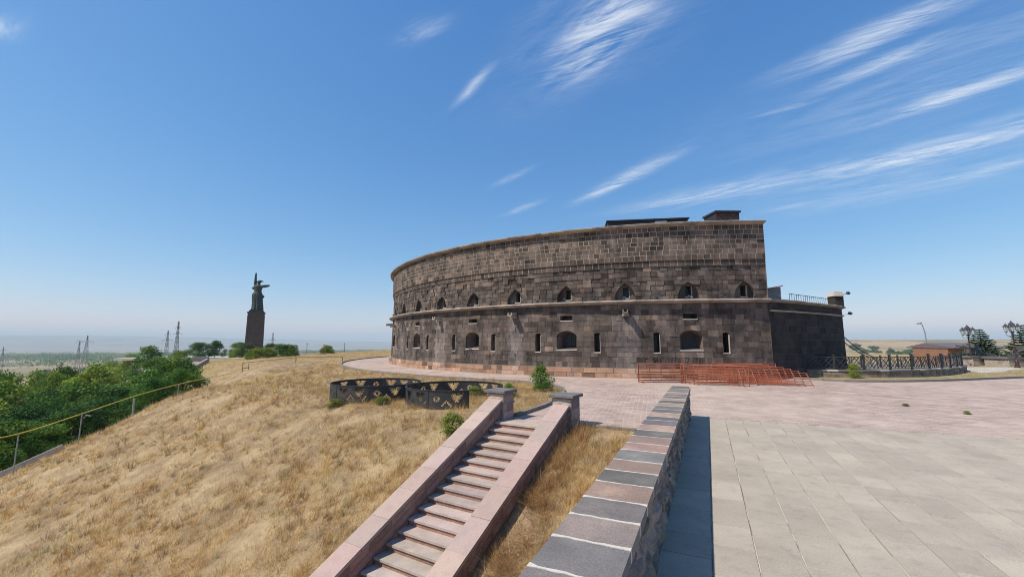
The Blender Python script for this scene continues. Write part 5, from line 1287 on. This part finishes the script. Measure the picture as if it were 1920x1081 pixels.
def far_woods():
    """belts of trees on the plain too far to tell apart"""
    g = np.random.default_rng(5); C = []; Rr = []
    for (az0, az1, r, n) in ((-52, -30, 1900, 150), (-50, -16, 2600, 240), (-26, -15.5, 1700, 160), (-30, -15.5, 3600, 200), (36, 47, 980, 70), (-21, -15.5, 1100, 40), (-53, -36, 3300, 160)):
        a = np.radians(g.uniform(az0, az1, n)); rr = r * g.uniform(.86, 1.14, n) + 80 * np.sin(a * 40); x, y = rr * np.sin(a), rr * np.cos(a); s = g.uniform(9, 17, n) * (1 if r < 2000 else 1.3); z = ground_z(x, y) + s * .5
        C.append(np.stack([x, y, z], 1)); Rr.append(np.stack([s * 1.5, s * 1.5, s * .8], 1))
    C = np.concatenate(C); Rr = np.concatenate(Rr); V, F, T = leaf_cloud(C, Rr, 60000, 4.2, DK + MD, 9); tag(link('far_woods', raw_mesh('far_woods', V, F, T, m_leaf)), 'hazy belts of trees across the distant plain', 'woods', kind='stuff')
far_woods()
def far_house(az, r, w, d, h, col, label, zoff=0):
    x, y = r * math.sin(R_(az)), r * math.cos(R_(az)); t = empty('far_building', (x, y, float(ground_z(x, y)) + zoff), R_(az * -1 + random.uniform(-12, 12)), label, 'building', 'buildings on the plain')
    b = MB(); b.box((0, 0, h / 2 - 1), (w, d, h + 2)); b.build('wall', mat('far_wall', (.42, .40, .37), attr=False, bump=0), t)
    b = MB(); b.face([(-w * .53, -d * .55, h), (w * .53, -d * .55, h), (w * .53, 0, h + d * .22), (-w * .53, 0, h + d * .22)]); b.face([(-w * .53, 0, h + d * .22), (w * .53, 0, h + d * .22), (w * .53, d * .55, h), (-w * .53, d * .55, h)]); b.face([(-w * .5, -d * .5, h), (-w * .5, 0, h + d * .2), (-w * .5, d * .5, h)]); b.face([(w * .5, d * .5, h), (w * .5, 0, h + d * .2), (w * .5, -d * .5, h)])
    b.build('roof', mat('far_roof', col, attr=False, bump=0, rough=.5), t)
for i, (az, r, w, d, h, col, lab) in enumerate([(-46.3, 860, 34, 14, 6, (.75, .76, .78), 'long white roofed shed on the plain at the far left'), (-39.9, 1050, 32, 16, 7, (.70, .72, .74), 'white roofed hall on the plain left of the pylon'), (-50.3, 830, 12, 10, 7, (.45, .42, .42), 'grey roofed house at the left edge of the plain'), (-49.6, 880, 14, 10, 8, (.5, .48, .48), 'grey house right of the leftmost one on the plain'), (-48.4, 840, 12, 9, 6, (.42, .30, .26), 'brownish roofed house on the plain at the far left'), (-47.4, 820, 13, 9, 7, (.5, .5, .5), 'small grey house beside the long white shed'), (-52.0, 2600, 60, 30, 12, (.8, .8, .8), 'bright white building far across the plain at the left edge'), (-42.6, 930, 22, 12, 7, (.5, .45, .42), 'grey hall among trees on the plain'),
    (39.4, 1130, 30, 16, 5, (.62, .60, .60), 'pale roofed house in the valley right of the bastion'), (40.9, 1100, 30, 15, 6, (.72, .70, .70), 'white roofed house in the valley across the gorge'), (42.0, 1080, 26, 14, 5, (.70, .72, .74), 'bright roofed house in front of the far tree clump'), (44.0, 1120, 34, 16, 5, (.6, .58, .56), 'pale house in the valley left of the street light'), (40.2, 1160, 24, 14, 6, (.40, .28, .25), 'brown roofed house in the valley across the gorge')]):
    far_house(az, r, w, d, h, col, lab)

# ------------------------------------------------------------------ pylons
m_pyl = mat('pylon_steel', (.22, .23, .25), attr=False, bump=0, rough=.6, metal=.3)
def pylon(x, y, H, label, arms, wd=.11, rz=0, th=.25):
    t = empty('pylon', (x, y, float(ground_z(x, y))), rz, label, 'pylon', 'power pylons'); w = H * wd
    def hw(z): return w / 2 * (1 - z / H) + .13
    N = 11; zs = [H * (k / N) for k in range(N + 1)]
    for sx in (-1, 1):
        for sy in (-1, 1):
            b = MB()
            for a, c in zip(zs, zs[1:]): b.bar((sx * hw(a), sy * hw(a), a), (sx * hw(c), sy * hw(c), c), th)
            b.build('leg', m_pyl, t)
    b = MB()
    for a, c in zip(zs, zs[1:]):
        for f in range(4):
            M = Matrix.Rotation(f * math.pi / 2, 3, 'Z'); b.bar(M @ Vector((-hw(a), -hw(a), a)), M @ Vector((hw(c), -hw(c), c)), th * .5); b.bar(M @ Vector((hw(a), -hw(a), a)), M @ Vector((-hw(c), -hw(c), c)), th * .5)
    b.build('bracing', m_pyl, t)
    for z, L in arms:
        b = MB(); z *= H
        for s in (-1, 1): b.bar((0, 0, z + L * .12), (s * L, 0, z), th * .9); b.bar((0, 0, z), (s * L, 0, z), th * .8); b.bar((s * L, 0, z), (s * L, 0, z - H * .035), th * .5)
        b.build('cross_arm', m_pyl, t)
for (px, top, r, w, arms, lab, wd) in ((169.5, 628, 420, .11, ((640, 7.5), (652, 2.0)), 'left pylon with one wide cross-arm above the plain', .13), (156, 638, 470, .1, ((639, 4.5),), 'faint pylon just left of the one with a wide cross-arm', .10), (318.5, 619, 330, .1, ((626, 2.2), (637, 4.6)), 'shorter of the two pylons standing close together left of the monument', .09), (336.5, 602, 230, .1, ((613, 1.6), (625, 2.9)), 'taller of the two pylons standing close together left of the monument', .07), (514.5, 623, 330, .1, ((637, 3.0), (632, 1.2)), 'slim pylon right of the monument pedestal', .07), (16, 649, 700, .1, ((655, 6.),), 'distant pylon near the left picture edge', .1)):
    a = (px - 960) / 790; Y = r / math.hypot(a, 1); x = a * Y; z = 2.3 + Y * (640 - top) / 790 * 1.0; g = float(ground_z(x, Y)); pylon(x, Y, z - g, lab, [( (2.3 + Y * (640 - ay) / 790 - g) / (z - g), L) for ay, L in arms], wd, R_(-20), .09 + .00012 * r)
# low poles and wires beyond the shrubs
def utility_pole(x, y, H, label):
    t = empty('utility_pole', (x, y, float(ground_z(x, y))), 0, label, 'pole', 'thin poles on the skyline'); b = MB(); b.tube([(0, 0, -.3), (0, 0, H)], [.09, .06], 6); b.build('pole', m_pyl, t); b = MB(); b.bar((-.4, 0, H - .3), (.4, 0, H - .3), .06); b.build('cross_arm', m_pyl, t)
for i, (x, y, H) in enumerate(((-53.5, 111, 3.1), (-49.5, 112, 2.6), (-44.5, 113, 2.7))): utility_pole(x, y, H, ('left', 'middle', 'right')[i] + ' of three thin poles on the skyline between shrub and fortress')

# ------------------------------------------------------------------ left slope: gas pipe, posts, gutter, far stair walls, handrail
m_yel = mat('yellow_pipe_paint', (.55, .43, .07), attr=False, var=.15, scale=2, rough=.5, bump=.05)
def gas_pipe():
    P = [(-21.9, 13.0, -2.65), (-20.9, 16.0, -1.62), (-20.24, 17.9, -1.44), (-19.33, 19.5, -.90), (-18.75, 21.6, -.35), (-18.6, 24, -.04), (-19.6, 27.6, .0), (-21.5, 32.5, -.12)]
    t = empty('gas_pipe', P[2], label='thin yellow gas pipe on posts running along the brow of the dry slope', cat='pipe'); o = Vector(P[2]); P = [Vector(p) - o for p in P]
    b = MB(); b.tube(catmull(P, 5), .022, 8); b.build('pipe', m_yel, t, True)
    for k in (2, 3, 5, 6):
        p = P[k]; g = float(ground_z(p.x + o.x - .4, p.y + o.y)) - o.z; b = MB(); b.tube([(p.x, p.y, min(g, p.z - .5) - .3), (p.x, p.y, p.z - .02)], .022, 7); b.build('post', m_galv, t)
gas_pipe()
b = MB(); x, y = -19.5, 22.3; z = float(ground_z(x, y)); b.tube([(0, 0, -.4), (0, 0, .95)], .045, 7); tag(b.build('fence_post', m_galv, None, False, (x, y, z)), 'short grey post standing at the brow of the dry slope before the trees', 'post')
b = MB(); x, y = -24.5, 37.2; z = float(ground_z(x, y)); b.tube([(0, 0, -.4), (0, 0, .75)], .05, 7); tag(b.build('marker_post', m_bark, None, False, (x, y, z)), 'small brown post in the dry grass right of the leafy trees', 'post')
street_light(-27.75, 28, float(ground_z(-27.75, 28.)), -2.45 - float(ground_z(-27.75, 28.)), .25, .0, 'small street light half hidden below the brow of the dry slope', R_(20), 'small_street_light', .4)
def gutter():
    t = empty('concrete_gutter', (-21, 18, -2.7), label='open concrete gutter box at the brow of the slope near the left edge', cat='gutter')
    for i, (a, c, w, h) in enumerate((((-25.0, 17.6), (-21.9, 18.5), .12, .22), ((-21.9, 18.5), (-20.1, 19.6), .10, .20), ((-21.6, 17.9), (-19.7, 19.25), .10, .22), ((-21.7, 17.8), (-22.0, 18.5), .10, .22))):
        A = Vector((a[0], a[1], float(ground_z(*map(float, a))) + .16)); C = Vector((c[0], c[1], float(ground_z(*map(float, c))) + .16)); o = Vector((-21, 18, -2.7)); b = MB(); b.bar(A - o, C - o, w, h); b.build('side_wall', m_conc, t)
gutter()
def far_stair():
    t = empty('stair_retaining_wall', (-72, 97, -3), label='dark retaining wall and pale coping of a distant stair cut into the hill left of the monument', cat='wall')
    o = Vector((-72, 97, -3)); A = Vector((-63.5, 84, -3.2)); B = Vector((-72.0, 101, -1.7)); b = MB(); b.bar(A - o + Vector((0, 0, -.3)), B - o + Vector((0, 0, -.3)), .35, .9); b.build('coping_wall', m_tuff, t)
    A2 = Vector((-71.5, 90, -2.9)); B2 = Vector((-77.5, 102.5, -1.6)); b = MB(); b.bar(A2 - o + Vector((0, 0, -.9)), B2 - o + Vector((0, 0, -.9)), .5, 2.4); b.build('dark_wall', mat('dark_slate', (.06, .06, .065), attr=False), t)
    b = MB(); b.box((-75.6 - o.x, 104 - o.y, -1.9 - o.z), (3.0, 1, 1.2)); b.build('end_block', m_capd, t)
    for k in range(9):
        s = MB(); q = A.lerp(B, k / 8); q2 = A2.lerp(B2, k / 8); s.bar(q - o + Vector((-.2, 0, -.9)), q2 - o + Vector((.3, 0, -.9)), 1.9, .25); s.build('step', m_cornice, t)
far_stair()
sheet('monument_path', [Vector((-112, 120, 0)), Vector((-60, 116, 0)), Vector((-50, 122, 0)), Vector((-60, 132, 0)), Vector((-112, 138, 0))], -2.25, m_conc, .6)
def handrail():
    P = [(-29.9, 47.5), (-24.9, 49.2)]; t = empty('black_handrail', (-29.9, 47.5, -.6), label='black handrail in front of the bright shrubs', cat='handrail'); z = [float(ground_z(*p)) for p in P]; o = Vector((-29.9, 47.5, -.6)); q = Vector((P[0][0], P[0][1], z[0] + 1.0)) - o; r = Vector((P[1][0], P[1][1], z[1] + .62)) - o; e = r + Vector((4.5, 2.2, -.05))
    b = MB(); b.tube([q, r, e], .03, 6); b.build('rail', m_steel, t)
    for p, zz in ((q, 1.6), (q + Vector((.55, .2, -.02)), 1.5), (r, 1.2), (e, 1.2)): b = MB(); b.tube([p, p - Vector((0, 0, zz))], .03, 6); b.build('post', m_steel, t)
    b = MB(); b.tube([q - Vector((0, 0, .55)), q + Vector((.55, .2, -.57))], .025, 6); b.build('cross_bar', m_steel, t)
handrail()

# ------------------------------------------------------------------ dry grass
def inside(poly, x, y):
    c = np.zeros(len(x), bool); P = [(p[0], p[1]) for p in poly]; j = len(P) - 1
    for i in range(len(P)):
        (xi, yi), (xj, yj) = P[i], P[j]
        if yi != yj: c ^= ((yi > y) != (yj > y)) & (x < (xj - xi) * (y - yi) / (yj - yi) + xi)
        j = i
    return c
def grass_material():
    M = bpy.data.materials.new('dry_grass'); M.use_nodes = True; nt = M.node_tree; N = nt.nodes; L = nt.links; N.clear()
    out = N.new('ShaderNodeOutputMaterial'); d = N.new('ShaderNodeBsdfDiffuse'); t = N.new('ShaderNodeBsdfTranslucent'); mx = N.new('ShaderNodeMixShader'); at = N.new('ShaderNodeAttribute'); at.attribute_name = 'tone'
    L.new(at.outputs['Color'], d.inputs[0]); L.new(at.outputs['Color'], t.inputs[0]); mx.inputs[0].default_value = .45; L.new(d.outputs[0], mx.inputs[1]); L.new(t.outputs[0], mx.inputs[2]); L.new(mx.outputs[0], out.inputs[0]); return M
def dry_grass():
    g = np.random.default_rng(17); n = 700000
    az = np.radians(g.uniform(-53, 15, n)); u = g.random(n); r = 5.5 * (48 / 5.5) ** (u ** .92)
    x = r * np.sin(az); y = r * np.cos(az)
    n3 = 170000; a3 = np.radians(g.uniform(-46, -13, n3)); r3 = 44 * (125 / 44) ** g.random(n3); x = np.concatenate([x, r3 * np.sin(a3)]); y = np.concatenate([y, r3 * np.cos(a3)])
    # tufts: stalks splayed from shared roots
    nt_, per = 17000, 21; ta = np.radians(g.uniform(-53, 15, nt_)); tr = 5.5 * (50 / 5.5) ** (g.random(nt_) ** .95); n4 = 900; so_ = g.uniform(-.75, -.08, n4); ss_ = g.uniform(-8, .3, n4)
    tx = np.concatenate([tr * np.sin(ta), SA.x + SN.x * so_ + SD.x * ss_]); ty = np.concatenate([tr * np.cos(ta), SA.y + SN.y * so_ + SD.y * ss_]); nt_ += n4; tid0 = len(x); tk = np.repeat(np.arange(nt_), per)
    x = np.concatenate([x, tx[tk] + g.normal(size=nt_ * per) * .035]); y = np.concatenate([y, ty[tk] + g.normal(size=nt_ * per) * .035]); tid1 = len(x)
    # verge on the right
    n2 = 26000; a2 = g.uniform(17.6, 48, n2); b2 = g.uniform(24, 37, n2); x = np.concatenate([x, a2]); y = np.concatenate([y, b2]); r = np.hypot(x, y)
    vp = KERB_R + [Vector((60, 50, 0)), Vector((36.8, 36, 0))] + LOWW[::-1]; onv = inside(vp, x, y)
    keep = ~inside(pink_outline, x, y)
    s = (x - SA.x) * SD.x + (y - SA.y) * SD.y; o = (x - SA.x) * SN.x + (y - SA.y) * SN.y
    keep &= ~((o > -.06) & (o < OW[3] + .05) & (s < .7))
    p = (x - W0.x) * WP.x + (y - W0.y) * WP.y; q = (x - W0.x) * WD.x + (y - W0.y) * WD.y; keep &= ~((p > -.6) & (q < 9.9)); keep &= ((x < 5) | onv); keep &= ~((y > 113) & (y < 141))
    tuft = np.zeros(len(x), bool); tuft[tid0:tid1] = True; tn = np.zeros(len(x), int); tn[tid0:tid1] = tk
    z = ground_z(x, y); z = np.where(onv, .03, z)
    patch = fbm(x * .35 + 3, y * .35, 41); patch2 = fbm(x * 1.3, y * 1.3, 47); bare = fbm(x * .8 + 9, y * .8 - 4, 53)
    keep &= (g.random(len(x)) < np.clip((bare - .30) * 4.5, .12, 1)); idx = np.nonzero(keep)[0]
    x, y, z, r, patch, patch2, bare, onv, tuft, tn = (v[idx] for v in (x, y, z, r, patch, patch2, bare, onv, tuft, tn)); m = len(x)
    H = (.03 + .10 * np.clip(patch2 * 1.7 - .35, 0, 1) + .05 * g.random(m)) * g.uniform(.5, 1.5, m); H = np.where(patch > .60, H * .55, H) * (1 + np.clip(r - 40, 0, 80) * .02); H = np.where(onv, H * .6, H)
    tall = g.random(m) < .012; H = np.where(tall & ~onv, H + .22, H)
    th = np.where(g.random(nt_) < .12, g.uniform(.30, .50, nt_), g.uniform(.08, .28, nt_))[tn] * g.uniform(.5, 1.15, m); H = np.where(tuft, th, H); wd = (.0011 + .00013 * r) * g.uniform(.6, 1.4, m) * np.where(tuft, 1.35, 1)
    a = g.uniform(0, 2 * np.pi, m); wx, wy = np.cos(a) * wd, np.sin(a) * wd; lean = np.where(patch > .58, 2.2, .8) * g.uniform(.1, 1.25, m); la = g.uniform(0, 2 * np.pi, m); lx, ly = np.cos(la) * lean * H + .12 * H, np.sin(la) * lean * H
    z0 = z - .01; V = np.stack([np.stack([x - wx, y - wy, z0], 1), np.stack([x + wx, y + wy, z0], 1), np.stack([x + lx, y + ly, z0 + H], 1)], 1).reshape(-1, 3); F = np.arange(3 * m).reshape(-1, 3)
    gold = np.array([.82, .57, .25]); pale = np.array([.90, .70, .40]); grey = np.array([.47, .37, .26]); rust = np.array([.58, .36, .155]); green = np.array([.34, .36, .13])
    T = np.empty((m, 3)); pn = (patch + .10 * g.normal(size=m))[:, None]
    T[:] = gold; T = np.where(pn < .42, pale, T); T = np.where(pn > .55, grey, T); T = np.where((fbm(x * .7, y * .7, 61)[:, None] > .62) & (pn < .6), rust, T)
    gm = (fbm(x * .5 + 20, y * .5, 71) > .72) & (g.random(m) < .35); gm |= onv & (g.random(m) < .35); T = np.where(gm[:, None], green, T)
    near = np.where((p[idx] > -3.2) & (x > 1) , 1, 0)[:, None]; T = np.where((near > 0) & (g.random(m)[:, None] < .5), gold * .95, T)
    tt = np.stack([gold, pale, grey * .7, rust, rust * .6, gold * .7, gold * .85, np.array([.30, .31, .11])])[np.minimum(g.integers(0, 29, nt_) // 4, 7)]; tt[-n4:] = np.where(g.random((n4, 1)) < .6, np.array([.34, .17, .10]), gold * .8); T = np.where(tuft[:, None], tt[tn], T)
    T = T * g.uniform(.50, 1.22, m)[:, None] * 1.0
    tag(link('dry_grass', raw_mesh('dry_grass', V, F, np.clip(T, .01, .9), grass_material())), 'dry straw coloured grass covering the bank', 'grass', kind='stuff')
    # loose stalks lying about
dry_grass()

# ------------------------------------------------------------------ the air
def haze():
    b = MB(); b.box((0, 0, 90), (60000, 60000, 480)); M = bpy.data.materials.new('haze_air'); M.use_nodes = True; nt = M.node_tree; nt.nodes.clear()
    out = nt.nodes.new('ShaderNodeOutputMaterial'); v = nt.nodes.new('ShaderNodeVolumePrincipled'); v.inputs['Color'].default_value = (.80, .94, 1, 1); v.inputs['Density'].default_value = HAZE; v.inputs['Anisotropy'].default_value = 0
    nt.links.new(v.outputs[0], out.inputs['Volume']); o = b.build('haze', M); tag(o, 'pale summer haze over the plain', 'haze', kind='stuff')
HAZE = 1.3e-4
haze()
